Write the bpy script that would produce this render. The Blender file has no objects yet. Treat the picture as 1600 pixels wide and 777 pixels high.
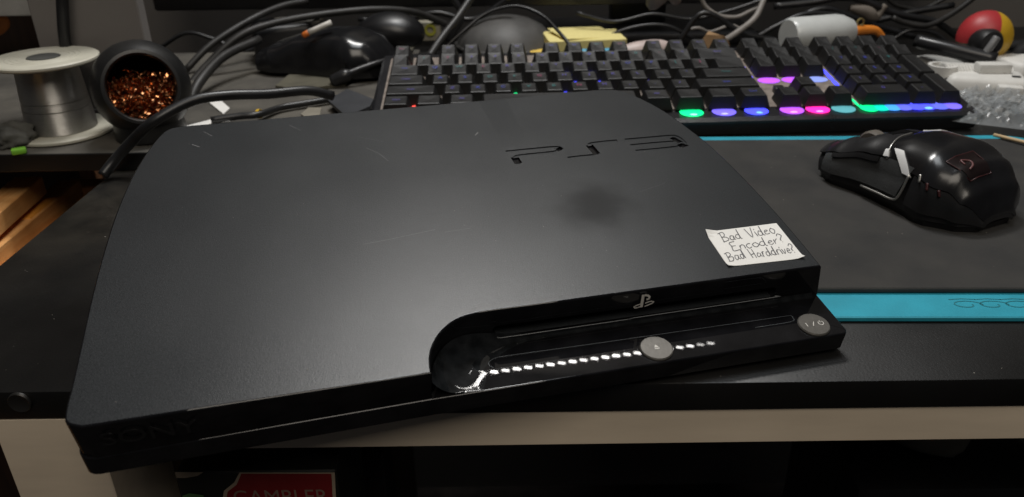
import bpy, bmesh, math, random
from mathutils import Vector, Matrix
from math import sin, cos, pi, radians
random.seed(7)
S = bpy.context.scene
COL = S.collection

# ------------------------------------------------------------------ camera
F = 1249.876                                   # focal length in photo pixels (1600 wide)
CAM = Vector((0.0, -0.25746, 0.19012))
RCAM = Matrix(((0.9999023, -0.0038939, -0.0134243),
               (0.0137417, 0.4495750, 0.8931369),
               (0.0025574, -0.8932341, 0.4495846)))   # world -> camera
cam = bpy.data.objects.new('camera', bpy.data.cameras.new('camera'))
COL.objects.link(cam)
cam.matrix_world = Matrix.Translation(CAM) @ RCAM.transposed().to_4x4()
cam.data.sensor_width = 36.0
cam.data.lens = 36.0 * F / 1600.0
cam.data.clip_start = 0.01
cam.data.clip_end = 50
cam.data.dof.use_dof = True
cam.data.dof.focus_distance = 0.36
cam.data.dof.aperture_fstop = 15.0
S.camera = cam
# ------------------------------------------------------------------ world, lamps, exposure
w = bpy.data.worlds.new('World'); S.world = w; w.use_nodes = True
w.node_tree.nodes['Background'].inputs[0].default_value = (0.55, 0.58, 0.66, 1)
w.node_tree.nodes['Background'].inputs[1].default_value = 0.026
S.view_settings.view_transform = 'Standard'
S.view_settings.look = 'None'
S.view_settings.exposure = 0.0
S.view_settings.gamma = 1.0

def area(name, loc, target, sx, sy, power, color):
    l = bpy.data.lights.new(name, 'AREA'); l.shape = 'RECTANGLE'; l.size = sx; l.size_y = sy
    l.energy = power; l.color = color
    o = bpy.data.objects.new(name, l); COL.objects.link(o)
    o.location = loc
    d = Vector(target) - Vector(loc)
    o.rotation_euler = d.to_track_quat('-Z', 'Y').to_euler()
    return o
# row of light emitting diodes on the lamp bar over the desk (seen mirrored in the glossy tray)
A0, A1 = Vector((-0.012, 0.474, 0.70)), Vector((0.345, 0.552, 0.70))
NL = 23
for i in range(NL):
    p = A0.lerp(A1, i / (NL - 1))
    area('lamp_bar_light', p, p + Vector((-0.02, -0.30, -0.62)), 0.0100, 0.0015, 0.0060 * random.uniform(0.55, 1.2) * (1.0 if i < 15 else 1.0 - 0.1 * (i - 14)), (1.0, 0.97, 0.93))
area('ceiling_lamp', (0.25, -1.0, 1.6), (0, 0.1, 0), 1.0, 1.0, 13, (1.0, 0.91, 0.79))
area('ceiling_lamp', (0.12, 0.30, 1.5), (0.1, 0.1, 0), 0.45, 0.45, 4.6, (0.93, 0.97, 1.0))  # added overhead light that brightens the lid and paper note
area('desk_lamp', (-0.01, 0.585, 1.10), (0.02, 0.05, 0.0), 0.34, 0.13, 7.6, (1.0, 0.98, 0.95))  # unseen light added for the lid's sheen, set outside the tray's mirror view

# ------------------------------------------------------------------ pixel -> place
def ray(px, py):
    return (RCAM.transposed() @ Vector(((px - 800) / F, (388.5 - py) / F, -1.0))).normalized()
def at(px, py, z=None, y=None):
    d = ray(px, py)
    t = (z - CAM.z) / d.z if y is None else (y - CAM.y) / d.y
    return CAM + d * t
RCON = Matrix(((0.9710077, -0.2351667, 0.0429034),
               (0.2390398, 0.9567241, -0.1659490),
               (-0.0020211, 0.1713933, 0.9852006)))
TCON = Vector((-0.1466763, -0.0496778, 0.0022))
def cl(px, py, z=None, y=None):                # pixel -> console's own axes
    d = RCON.transposed() @ ray(px, py); o = RCON.transposed() @ (CAM - TCON)
    t = (z - o.z) / d.z if y is None else (y - o.y) / d.y
    return o + d * t

# ------------------------------------------------------------------ materials
MATS = {}
def mat(name, col, rough=0.5, metal=0.0, var=0.15, vscale=60.0, bump=0.0, bscale=800.0, emit=None, estr=0.0,
        col2=None, detail=4.0, coat=0.0, spec=0.5, trans=0.0, alpha=1.0, rvar=0.0, stretch=None, rscale=None):
    if name in MATS: return MATS[name]
    m = bpy.data.materials.new(name); m.use_nodes = True
    nt = m.node_tree; b = nt.nodes['Principled BSDF']
    tc = nt.nodes.new('ShaderNodeTexCoord')
    src = tc.outputs['Object']
    if stretch:
        mp = nt.nodes.new('ShaderNodeMapping'); mp.inputs['Scale'].default_value = stretch
        nt.links.new(src, mp.inputs['Vector']); src = mp.outputs['Vector']
    n = nt.nodes.new('ShaderNodeTexNoise'); n.inputs['Scale'].default_value = vscale; n.inputs['Detail'].default_value = detail
    nt.links.new(src, n.inputs['Vector'])
    mx = nt.nodes.new('ShaderNodeMix'); mx.data_type = 'RGBA'
    c2 = col2 if col2 else tuple(min(1, c * (1 + var) + 0.002) for c in col)
    c1 = col if col2 else tuple(c * (1 - var) for c in col)
    mx.inputs[6].default_value = (*c1, 1); mx.inputs[7].default_value = (*c2, 1)
    rp = nt.nodes.new('ShaderNodeMapRange'); rp.inputs[1].default_value = 0.3; rp.inputs[2].default_value = 0.7
    nt.links.new(n.outputs['Fac'], rp.inputs[0]); nt.links.new(rp.outputs[0], mx.inputs[0])
    nt.links.new(mx.outputs[2], b.inputs['Base Color'])
    b.inputs['Roughness'].default_value = rough
    if rvar:
        r2 = nt.nodes.new('ShaderNodeMapRange'); r2.inputs[1].default_value = 0.3; r2.inputs[2].default_value = 0.7
        r2.inputs[3].default_value = max(0.02, rough - rvar); r2.inputs[4].default_value = rough + rvar
        n3 = nt.nodes.new('ShaderNodeTexNoise'); n3.inputs['Scale'].default_value = rscale or vscale * 0.6; n3.inputs['Detail'].default_value = 5
        nt.links.new(src, n3.inputs['Vector']); nt.links.new(n3.outputs['Fac'], r2.inputs[0])
        nt.links.new(r2.outputs[0], b.inputs['Roughness'])
    b.inputs['Metallic'].default_value = metal
    b.inputs['Specular IOR Level'].default_value = spec
    b.inputs['Coat Weight'].default_value = coat
    b.inputs['Transmission Weight'].default_value = trans
    b.inputs['Alpha'].default_value = alpha
    if emit:
        b.inputs['Emission Color'].default_value = (*emit, 1); b.inputs['Emission Strength'].default_value = estr
    if bump:
        bn = nt.nodes.new('ShaderNodeTexNoise'); bn.inputs['Scale'].default_value = bscale; bn.inputs['Detail'].default_value = 3
        nt.links.new(src, bn.inputs['Vector'])
        bp = nt.nodes.new('ShaderNodeBump'); bp.inputs['Strength'].default_value = bump; bp.inputs['Distance'].default_value = 0.0005
        nt.links.new(bn.outputs['Fac'], bp.inputs['Height']); nt.links.new(bp.outputs['Normal'], b.inputs['Normal'])
    MATS[name] = m
    return m

BLACK_PL = mat('black plastic', (0.012, 0.012, 0.013), 0.42, bump=0.15, bscale=2500)
GLOSS = mat('glossy black plastic', (0.006, 0.006, 0.007), 0.008, var=0.3, rvar=0.003, vscale=90, spec=0.5)
RUBBER = mat('black cable rubber', (0.014, 0.014, 0.015), 0.36, var=0.3)
GREYCAB = mat('dusty grey cable', (0.019, 0.018, 0.017), 0.5, var=0.4)
WHITEPL = mat('white plastic', (0.62, 0.60, 0.55), 0.45, var=0.08)
PAPER = mat('white paper', (0.78, 0.77, 0.74), 0.8, var=0.03)
DUSTY = mat('dusty board', (0.050, 0.046, 0.040), 0.9, col2=(0.12, 0.11, 0.092), vscale=25, bump=0.4, bscale=300)
SILVER = mat('silver plastic', (0.45, 0.44, 0.42), 0.3, metal=0.8, var=0.1)

# ------------------------------------------------------------------ mesh helpers
def newmesh(name, verts, faces, smooth=False):
    me = bpy.data.meshes.new(name); me.from_pydata([tuple(v) for v in verts], [], faces); me.validate(); me.update()
    bm = bmesh.new(); bm.from_mesh(me); bmesh.ops.recalc_face_normals(bm, faces=bm.faces); bm.to_mesh(me); bm.free()
    if smooth:
        for p in me.polygons: p.use_smooth = True
    return me
def obj(name, me, m=None, parent=None, loc=None, rot=None, label=None, cat=None, group=None, kind=None):
    o = bpy.data.objects.new(name, me); COL.objects.link(o)
    if m is not None and not me.materials: me.materials.append(m)
    if parent: o.parent = parent
    if loc is not None: o.location = loc
    if rot is not None: o.rotation_euler = rot
    tag(o, label, cat, group, kind)
    return o
def tag(o, label=None, cat=None, group=None, kind=None):
    if label: o['label'] = label
    if cat: o['category'] = cat
    if group: o['group'] = group
    if kind: o['kind'] = kind
    return o
def thing(name, label, cat, loc, rz=0.0, group=None, rot=None):
    o = bpy.data.objects.new(name, None); COL.objects.link(o); o.empty_display_size = 0.02
    o.location = loc; o.rotation_euler = rot if rot else (0, 0, rz)
    return tag(o, label, cat, group)
def autosmooth(me, ang=35):
    bm = bmesh.new(); bm.from_mesh(me)
    for f in bm.faces: f.smooth = len(f.verts) < 12
    for e in bm.edges:
        e.smooth = len(e.link_faces) == 2 and e.calc_face_angle(0) <= radians(ang) and all(f.smooth for f in e.link_faces)
    bm.to_mesh(me); bm.free(); return me
def rbox(sx, sy, sz, r=0.001, seg=2, base=True, taper=1.0):
    bm = bmesh.new(); bmesh.ops.create_cube(bm, size=1.0)
    for v in bm.verts:
        k = taper if v.co.z > 0 else 1.0
        v.co = Vector((v.co.x * sx * k, v.co.y * sy * k, (v.co.z + (0.5 if base else 0)) * sz))
    if r > 0: bmesh.ops.bevel(bm, geom=bm.edges[:], offset=r, segments=seg, profile=0.5, affect='EDGES')
    me = bpy.data.meshes.new('box'); bm.to_mesh(me); bm.free(); return autosmooth(me)
def catmull(pts, n=6):
    P = [Vector(p) for p in pts]; out = []
    for i in range(len(P) - 1):
        a = P[i - 1] if i > 0 else P[i] * 2 - P[i + 1]; b = P[i]; c = P[i + 1]
        d = P[i + 2] if i + 2 < len(P) else P[i + 1] * 2 - P[i]
        for k in range(n):
            t = k / n
            out.append(0.5 * ((2 * b) + (c - a) * t + (2 * a - 5 * b + 4 * c - d) * t * t + (3 * b - a - 3 * c + d) * t ** 3))
    out.append(P[-1]); return out
def tube_geo(pts, r, n=10, smooth=6, closed=False):
    P = catmull(pts, smooth) if smooth else [Vector(p) for p in pts]
    m = len(P); V = []; Fs = []
    up = Vector((0, 0, 1)); prev = None
    for i, p in enumerate(P):
        t = (P[min(i + 1, m - 1)] - P[max(i - 1, 0)]).normalized()
        if prev is None:
            a = t.cross(up if abs(t.z) < 0.9 else Vector((1, 0, 0))).normalized()
        else:
            a = (prev - t * prev.dot(t)).normalized()
        prev = a; b = t.cross(a)
        rr = r if not callable(r) else r(i / (m - 1))
        for k in range(n):
            an = 2 * pi * k / n; V.append(p + a * cos(an) * rr + b * sin(an) * rr)
    for i in range(m - 1):
        for k in range(n):
            Fs.append((i * n + k, i * n + (k + 1) % n, (i + 1) * n + (k + 1) % n, (i + 1) * n + k))
    Fs.append(tuple(range(n))); Fs.append(tuple((m - 1) * n + k for k in range(n)))
    return V, Fs
def tube(pts, r, n=10, smooth=6):
    return newmesh('tube', *tube_geo(pts, r, n, smooth), smooth=True)
def merge(geos, smooth=False):
    V = []; Fs = []
    for v, f in geos:
        o = len(V); V += list(v); Fs += [tuple(i + o for i in q) for q in f]
    return newmesh('merged', V, Fs, smooth)
def lathe(prof, n=40, smooth=True, ang=35, cap=True):
    if prof[0] == prof[-1]: cap = False
    V = []; Fs = []
    for r, z in prof:
        for k in range(n): V.append((r * cos(2 * pi * k / n), r * sin(2 * pi * k / n), z))
    for i in range(len(prof) - 1):
        for k in range(n): Fs.append((i * n + k, i * n + (k + 1) % n, (i + 1) * n + (k + 1) % n, (i + 1) * n + k))
    if cap and prof[0][0] > 1e-6: Fs.append(tuple(range(n)))
    if cap and prof[-1][0] > 1e-6: Fs.append(tuple((len(prof) - 1) * n + k for k in range(n)))
    me = newmesh('lathe', V, Fs)
    bm = bmesh.new(); bm.from_mesh(me); bmesh.ops.remove_doubles(bm, verts=bm.verts, dist=1e-7); bm.to_mesh(me); bm.free()
    return autosmooth(me, ang) if smooth else me
def inset_poly(P, d):
    n = len(P); out = []
    for i in range(n):
        a, b, c = P[i - 1], P[i], P[(i + 1) % n]
        e1 = (b - a).normalized(); e2 = (c - b).normalized()
        n1 = Vector((-e1.y, e1.x)); n2 = Vector((-e2.y, e2.x)); h = (n1 + n2)
        h = h.normalized(); k = max(0.35, h.dot(n1)); out.append(b + h * (d / k))
    return out
def prism_geo(P, levels):
    """P ccw polygon; levels [(inset, z)] bottom to top, capped both ends"""
    V = []; n = len(P)
    for d, z in levels:
        for q in (inset_poly(P, d) if abs(d) > 1e-9 else P): V.append((q.x, q.y, z))
    Fs = []
    for l in range(len(levels) - 1):
        for i in range(n): Fs.append((l * n + i, l * n + (i + 1) % n, (l + 1) * n + (i + 1) % n, (l + 1) * n + i))
    Fs.append(tuple(range(n))[::-1]); Fs.append(tuple((len(levels) - 1) * n + i for i in range(n)))
    return V, Fs
def ribbon_geo(pts, wdt, z=0.0):
    """flat stroke in the xy plane"""
    P = [Vector((p[0], p[1])) for p in pts]; V = []; Fs = []
    for i, p in enumerate(P):
        t = (P[min(i + 1, len(P) - 1)] - P[max(i - 1, 0)]).normalized(); nn = Vector((-t.y, t.x)) * wdt * 0.5
        V += [(p.x + nn.x, p.y + nn.y, z), (p.x - nn.x, p.y - nn.y, z)]
    for i in range(len(P) - 1): Fs.append((2 * i, 2 * i + 1, 2 * i + 3, 2 * i + 2))
    return V, Fs
def blob(sx, sy, sz, seed=0, amp=0.1, freq=2.0, sub=4, flat=True):
    from mathutils import noise
    bm = bmesh.new(); bmesh.ops.create_icosphere(bm, subdivisions=sub, radius=1.0)
    for v in bm.verts:
        k = 1 + amp * noise.fractal(v.co * freq + Vector((seed * 7.3, seed, 0)), 1.0, 2.0, 3)
        v.co = Vector((v.co.x * sx * k, v.co.y * sy * k, v.co.z * sz * k))
        if flat: v.co.z = max(v.co.z, -sz * 0.55)
    if flat:
        for v in bm.verts: v.co.z += sz * 0.55
    me = bpy.data.meshes.new('blob'); bm.to_mesh(me); bm.free()
    for p in me.polygons: p.use_smooth = True
    return me
def cable(name, label, pts, r, m, group=None, n=8):
    P = [Vector(p) for p in pts]; o0 = P[0].copy()
    o = obj(name, tube([p - o0 for p in P], r, n), m, loc=o0, label=label, cat='cable', group=group)
    return o

# ------------------------------------------------------------------ setting
WALL_Y = 0.72
wallm = mat('grey wall paint', (0.13, 0.12, 0.11), 0.9, var=0.06, vscale=8, bump=0.2, bscale=200)
o = obj('wall', newmesh('wall', [(-2, WALL_Y, -0.73), (2, WALL_Y, -0.73), (2, WALL_Y, 1.8), (-2, WALL_Y, 1.8), (-2, WALL_Y + .1, -0.73), (2, WALL_Y + .1, -0.73), (2, WALL_Y + .1, 1.8), (-2, WALL_Y + .1, 1.8)],
    [(0, 1, 2, 3), (4, 5, 6, 7), (0, 1, 5, 4), (3, 2, 6, 7), (0, 3, 7, 4), (1, 2, 6, 5)]), wallm, kind='structure')
floorm = mat('dark carpet', (0.018, 0.014, 0.012), 0.95, var=0.5, vscale=40, bump=0.6, bscale=300)
o = obj('floor', newmesh('floor', [(-2, -1.5, -0.73), (2, -1.5, -0.73), (2, WALL_Y, -0.73), (-2, WALL_Y, -0.73)], [(0, 1, 2, 3)]), floorm, kind='structure')

# ------------------------------------------------------------------ desk
desk = thing('desk', 'black topped desk with a beige rail and panel leg under its front edge', 'desk', (0, 0, -0.73))
deskm = mat('black desk laminate', (0.005, 0.005, 0.005), 0.36, col2=(0.011, 0.0105, 0.010), vscale=18, bump=0.12, bscale=900, rvar=0.1)
nt = deskm.node_tree; b = nt.nodes['Principled BSDF']
tc = nt.nodes.new('ShaderNodeTexCoord'); sx = nt.nodes.new('ShaderNodeSeparateXYZ'); nt.links.new(tc.outputs['Object'], sx.inputs[0])
g1 = nt.nodes.new('ShaderNodeMapRange'); g1.inputs[1].default_value = -0.24; g1.inputs[2].default_value = -0.08; g1.inputs[3].default_value = 1; g1.inputs[4].default_value = 0
nt.links.new(sx.outputs['X'], g1.inputs[0])
g2 = nt.nodes.new('ShaderNodeMapRange'); g2.inputs[1].default_value = 0.06; g2.inputs[2].default_value = 0.25
nt.links.new(sx.outputs['Y'], g2.inputs[0])
nz = nt.nodes.new('ShaderNodeTexNoise'); nz.inputs['Scale'].default_value = 28; nz.inputs['Detail'].default_value = 6; nt.links.new(tc.outputs['Object'], nz.inputs['Vector'])
g3 = nt.nodes.new('ShaderNodeMapRange'); g3.inputs[1].default_value = 0.35; g3.inputs[2].default_value = 0.7; nt.links.new(nz.outputs['Fac'], g3.inputs[0])
m1 = nt.nodes.new('ShaderNodeMath'); m1.operation = 'MULTIPLY'; nt.links.new(g1.outputs[0], m1.inputs[0]); nt.links.new(g2.outputs[0], m1.inputs[1])
m2 = nt.nodes.new('ShaderNodeMath'); m2.operation = 'MULTIPLY'; nt.links.new(m1.outputs[0], m2.inputs[0]); nt.links.new(g3.outputs[0], m2.inputs[1])
mx = nt.nodes.new('ShaderNodeMix'); mx.data_type = 'RGBA'; mx.inputs[7].default_value = (0.060, 0.053, 0.042, 1)
old = b.inputs['Base Color'].links[0].from_socket
nt.links.new(m2.outputs[0], mx.inputs[0]); nt.links.new(old, mx.inputs[6]); nt.links.new(mx.outputs[2], b.inputs['Base Color'])
me = rbox(1.40, 0.66, 0.0135, 0.0007, 2); me.transform(Matrix.Translation((0.434, 0.33, 0.73 - 0.0135)))
obj('desk_top', me, deskm, desk)
beige = mat('beige painted wood', (0.74, 0.63, 0.49), 0.6, var=0.10, vscale=12, bump=0.1, stretch=(1, 6, 6))
me = rbox(1.30, 0.016, 0.0173, 0.0004, 1); me.transform(Matrix.Translation((0.4391, 0.0089, 0.73 - 0.0135 - 0.01745)))
obj('front_rail', me, beige, desk)
me = rbox(0.0412, 0.05, 0.7160, 0.0005, 1); me.transform(Matrix.Translation((-0.1917, 0.0255, 0.0002)))
obj('leg', me, beige, desk)
legd = mat('brown side board', (0.10, 0.075, 0.05), 0.6, var=0.15, vscale=14)
me = rbox(0.024, 0.55, 0.60, 0.0005, 1); me.transform(Matrix.Translation((-0.158, 0.35, 0.0002)))
obj('side_board', me, legd, desk)
me = rbox(0.03, 0.05, 0.7160, 0.0005, 1); me.transform(Matrix.Translation((1.05, 0.0255, 0.0002)))
obj('leg', me, beige, desk)
for xx in (-0.19, 1.05):
    me = rbox(0.03, 0.03, 0.7160, 0.0005, 1); me.transform(Matrix.Translation((xx, 0.63, 0.0002))); obj('leg', me, beige, desk)
bp = at(30, 630, y=-0.001)
me = lathe([(0.0046, 0), (0.0046, 0.0008), (0.0042, 0.0013), (0.0032, 0.0009), (0, 0.0007)], 28)
obj('bolt_cap', me, mat('dull metal', (0.022, 0.021, 0.02), 0.4, metal=0.3), desk, loc=(bp.x, -0.0001, bp.z + 0.73), rot=(pi / 2, 0, 0))
# dust on the desk top near its back left corner and specks elsewhere
def specks(n, xr, yr, z, rmin, rmax, keep=None):
    g = []
    for i in range(n):
        for _ in range(50):
            x = random.uniform(*xr); y = random.uniform(*yr)
            if keep is None or keep(x, y): break
        r = random.uniform(rmin, rmax) * (1 if random.random() < .85 else 1.8); k = random.randint(4, 6); a0 = random.random() * 6
        e = random.uniform(0.5, 1.0)
        V = [(x + r * cos(a0 + 2 * pi * j / k), y + r * e * sin(a0 + 2 * pi * j / k), z) for j in range(k)] + [(x, y, z + r * 0.6)]
        g.append((V, [(j, (j + 1) % k, k) for j in range(k)]))
    return merge(g)
dustm = mat('pale dust', (0.30, 0.28, 0.25), 0.9)
obj('dust', specks(140, (-0.26, 0.30), (0.004, 0.2), 0.73 + 0.0001, 0.0001, 0.00028), dustm, desk, kind='stuff')

# ------------------------------------------------------------------ mats
cyan = mat('cyan rubber', (0.02, 0.31, 0.42), 0.55, var=0.12, vscale=50, bump=0.2)
def rrect(x0, x1, y0, y1, r, n=8):
    P = []
    for cx, cy, a in ((x1 - r, y0 + r, -90), (x1 - r, y1 - r, 0), (x0 + r, y1 - r, 90), (x0 + r, y0 + r, 180)):
        for k in range(n + 1):
            t = radians(a + 90 * k / n); P.append(Vector((cx + r * cos(t), cy + r * sin(t))))
    return P
c0 = at(1318, 507, z=0.0)
MROT = radians(-1.5)
mt = thing('desk_mat', 'cyan rubber mat lying under the black mouse mat, its bright edge showing', 'mat', (0.20, c0.y, 0.0003), MROT)
YB = at(1300, 212, z=0.003).y - c0.y
YK = at(1300, 217, z=0.006).y - c0.y
me = newmesh('m', *prism_geo(rrect(-0.145, 0.160, 0, YB, 0.026), [(0.0004, 0), (0, 0.0005), (0, 0.0021), (0.0006, 0.0026)]))
obj('sheet', autosmooth(me), cyan, mt)
# printed scroll chain along the front strip
g = []
for i in range(7):
    cx0 = 0.003 + i * 0.0115; cy0 = 0.0105
    pts = [Vector((cx0 + 0.0075 * cos(t) * (1 - 0.10 * t), cy0 + 0.0036 * sin(t) * (1 - 0.08 * t), 0)) for t in [k * 0.5 for k in range(14)]]
    g.append(ribbon_geo(pts, 0.0006, 0.00275))
    g.append(ribbon_geo([(cx0 - 0.006, cy0 + 0.0045), (cx0, cy0 + 0.0052), (cx0 + 0.006, cy0 + 0.0046)], 0.0005, 0.00275))
obj('printed_chain', merge(g), mat('dark teal print', (0.012, 0.17, 0.21), 0.6), mt)
mmt = thing('mouse_mat', 'black cloth mouse mat on the cyan mat, under the gaming mouse', 'mat', (0.20, c0.y, 0.0032), MROT)
mfab = mat('black mat cloth', (0.030, 0.030, 0.030), 0.9, col2=(0.048, 0.046, 0.043), vscale=30, bump=0.5, bscale=2600, spec=0.3)
me = newmesh('m', *prism_geo(rrect(-0.144, 0.155, 0.0205, YK, 0.022), [(0.0005, 0), (0, 0.0006), (0, 0.0020), (0.0006, 0.0026)]))
obj('cloth', autosmooth(me), mfab, mmt)
obj('dust', specks(50, (-0.05, 0.15), (0.03, 0.2), 0.0027, 0.00012, 0.00035), dustm, mmt, kind='stuff')

# ------------------------------------------------------------------ console shell
H = 0.0252; H1 = 0.0091
con = thing('game_console', 'matte black game console shell with a white handwritten note stuck on top', 'game console', TCON)
con.rotation_euler = RCON.to_euler()
top_m = mat('matte black textured plastic', (0.006, 0.0073, 0.0084), 0.335, col2=(0.033, 0.036, 0.0395), vscale=1900, bump=0.14, bscale=2400, rvar=0.03, rscale=16)
# soft dark spot on the lid: darker colour, lower specular, a little rougher
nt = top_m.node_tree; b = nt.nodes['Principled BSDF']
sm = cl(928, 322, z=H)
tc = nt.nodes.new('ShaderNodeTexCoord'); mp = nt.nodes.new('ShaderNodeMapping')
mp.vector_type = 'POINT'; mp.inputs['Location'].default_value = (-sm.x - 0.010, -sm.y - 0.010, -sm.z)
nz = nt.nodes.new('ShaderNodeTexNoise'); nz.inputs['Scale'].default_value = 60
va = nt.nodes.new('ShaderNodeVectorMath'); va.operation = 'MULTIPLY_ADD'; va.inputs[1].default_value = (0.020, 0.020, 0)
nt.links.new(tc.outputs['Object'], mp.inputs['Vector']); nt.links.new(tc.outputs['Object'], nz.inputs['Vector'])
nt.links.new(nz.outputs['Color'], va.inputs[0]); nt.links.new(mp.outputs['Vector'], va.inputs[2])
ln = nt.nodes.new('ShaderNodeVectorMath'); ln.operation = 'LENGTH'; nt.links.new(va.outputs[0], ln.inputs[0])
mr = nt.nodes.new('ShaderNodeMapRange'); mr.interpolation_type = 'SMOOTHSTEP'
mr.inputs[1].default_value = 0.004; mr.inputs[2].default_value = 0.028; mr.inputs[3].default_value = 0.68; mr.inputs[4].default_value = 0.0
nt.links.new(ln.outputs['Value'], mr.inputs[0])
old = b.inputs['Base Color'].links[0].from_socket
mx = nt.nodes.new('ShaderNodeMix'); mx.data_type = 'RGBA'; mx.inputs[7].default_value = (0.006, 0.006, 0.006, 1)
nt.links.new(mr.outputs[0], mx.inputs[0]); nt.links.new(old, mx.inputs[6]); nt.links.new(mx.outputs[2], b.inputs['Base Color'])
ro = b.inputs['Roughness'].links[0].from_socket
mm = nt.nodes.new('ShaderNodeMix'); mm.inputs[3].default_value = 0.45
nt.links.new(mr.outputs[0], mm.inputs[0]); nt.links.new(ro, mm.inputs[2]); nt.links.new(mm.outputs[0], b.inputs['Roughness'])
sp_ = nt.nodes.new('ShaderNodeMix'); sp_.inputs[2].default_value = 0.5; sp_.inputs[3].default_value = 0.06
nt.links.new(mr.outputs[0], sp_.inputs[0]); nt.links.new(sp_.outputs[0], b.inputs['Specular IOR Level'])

mmv = lambda L: [Vector((x / 1000, y / 1000)) for x, y in L]
def cat2(L, n=5): return [Vector((p.x, p.y)) for p in catmull([Vector((x / 1000, y / 1000, 0)) for x, y in L], n)]
CURVE = cat2([(119.2, -2.6), (119.9, 4.5), (121.6, 10.1), (124.9, 16.0), (129.4, 20.8), (134.4, 23.8), (140.6, 25.3), (148.8, 25.7), (161, 25.5)], 5)
RIGHT = cat2([(289.0, 25), (290, 45), (290.6, 70), (290, 104), (288, 132), (285, 150), (281.4, 167), (277.3, 180), (272.8, 190), (268.5, 197.5), (263.5, 203), (256, 205.4), (238, 205.8), (180, 204.2), (120, 203.6), (44, 203), (24, 202.8), (15.5, 201.0), (11.2, 194), (7, 179), (2.9, 156.7), (0.2, 130), (-1, 103), (-1.2, 69), (0, 22), (0.2, 6), (1.6, 0.2), (6.5, -2.6)], 4)
UP = CURVE + mmv([(200, 25.3), (245, 25.1)]) + RIGHT + mmv([(40, -2.6), (80, -2.6)])
V, Fs = prism_geo(UP, [(0.0004, H1 - 0.0006), (0.0003, H1 + 0.004), (0.0, H - 0.0009)] + [(0.0009 * (1 - sin(radians(t))), H - 0.0009 + 0.0009 * cos(radians(t))) for t in (70, 50, 35, 22, 12, 5, 0)])
nU = len(UP); V = [list(v) for v in V]
for i in range(nU):                          # the left front leans in towards the tray
    u = UP[i]
    if u.y < 0.003 and u.x < 0.1195:
        k = max(0, u.x / 0.119)
        V[i][1] = u.y + 0.0008 + 0.0026 * k; V[nU + i][1] = u.y + 0.0006 + 0.0018 * k
for l, dx in ((0, .0032), (1, .0024)):
    for i in range(nU):
        if UP[i].x > .284 and UP[i].y < .12: V[l * nU + i][0] += dx * max(0, 1 - max(0, UP[i].y - .03) / .09)
me = newmesh('cover', V, Fs)
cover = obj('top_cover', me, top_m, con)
# cutters: disc slot and recessed PS3 lettering
def cutter(geo):
    m_ = newmesh('cut', *geo); o_ = bpy.data.objects.new('cut', m_); COL.objects.link(o_); o_.parent = con; return o_
def zpx(L, x0, y0, sc): return [(x0 + a / sc, y0 + c / sc) for a, c in L]
def stroke_poly(pts, wd):
    P = [Vector((p.x, p.y)) for p in pts]; L = []; Rr = []
    for i, p in enumerate(P):
        t = (P[min(i + 1, len(P) - 1)] - P[max(i - 1, 0)]).normalized(); nn = Vector((-t.y, t.x)) * wd / 2
        L.append(p + nn); Rr.append(p - nn)
    return Rr + L[::-1]
STR = [
    [(50, 222), (240, 203), (390, 189), (438, 191), (448, 205), (405, 222), (260, 238), (150, 250), (118, 262), (122, 282), (142, 312)],
    [(868, 140), (760, 150), (672, 163), (672, 180), (695, 210), (715, 236), (690, 247), (600, 256), (505, 268)],
    [(925, 134), (1100, 119), (1262, 105), (1308, 112), (1345, 138), (1362, 160), (1325, 182), (1180, 200), (1005, 216)],
    [(965, 172), (1120, 157), (1290, 144), (1330, 150)]]
cuts = []
for st in STR:
    pl = [cl(*q, z=H) for q in zpx(st, 780, 190, 4.706)]
    pl = catmull(pl, 4)
    P = stroke_poly(pl, 0.0022 if len(st) > 5 else 0.0012)
    cuts.append(cutter(prism_geo(P, [(0, H - 0.0005), (0, H + 0.002)])))
for st in ([(425, 190), (455, 206)], [(112, 262), (142, 308)], [(662, 174), (718, 238)], [(1272, 116), (1335, 152)], [(1328, 181), (1375, 166)]):
    pl = [cl(*q, z=H) for q in zpx(st, 780, 190, 4.706)]
    P = stroke_poly([pl[0], (pl[0] + pl[1]) / 2, pl[1]], 0.0040)
    cuts.append(cutter(prism_geo(P, [(0, H - 0.0012), (0, H + 0.0021)])))
# disc slot
zl = 0.0024 + H1
def slotgeo(x0, x1, z0, z1):
    P = rrect(x0, x1, z0, z1, (z1 - z0) * 0.42, 6)
    V, Fs = prism_geo(P, [(0, -0.034), (0, -0.020)])
    return [(x, -z, y) for x, y, z in V], Fs
cuts.append(cutter(slotgeo(0.1475, 0.2705, zl, zl + 0.0052)))
dg = None
for c in cuts:
    md = cover.modifiers.new('b', 'BOOLEAN'); md.operation = 'DIFFERENCE'; md.object = c; md.solver = 'EXACT'; md.use_self = True
bpy.context.view_layer.update()
dg = bpy.context.evaluated_depsgraph_get()
me2 = bpy.data.meshes.new_from_object(cover.evaluated_get(dg))
cover.modifiers.clear(); cover.data = me2
for c in cuts: bpy.data.objects.remove(c)
autosmooth(me2, 28)
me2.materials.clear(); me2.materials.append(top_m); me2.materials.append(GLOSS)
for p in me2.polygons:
    if p.normal.z < 0.97 or (p.center.z < H - 0.001 and p.center.z > H - 0.0015): p.material_index = 1
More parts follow.
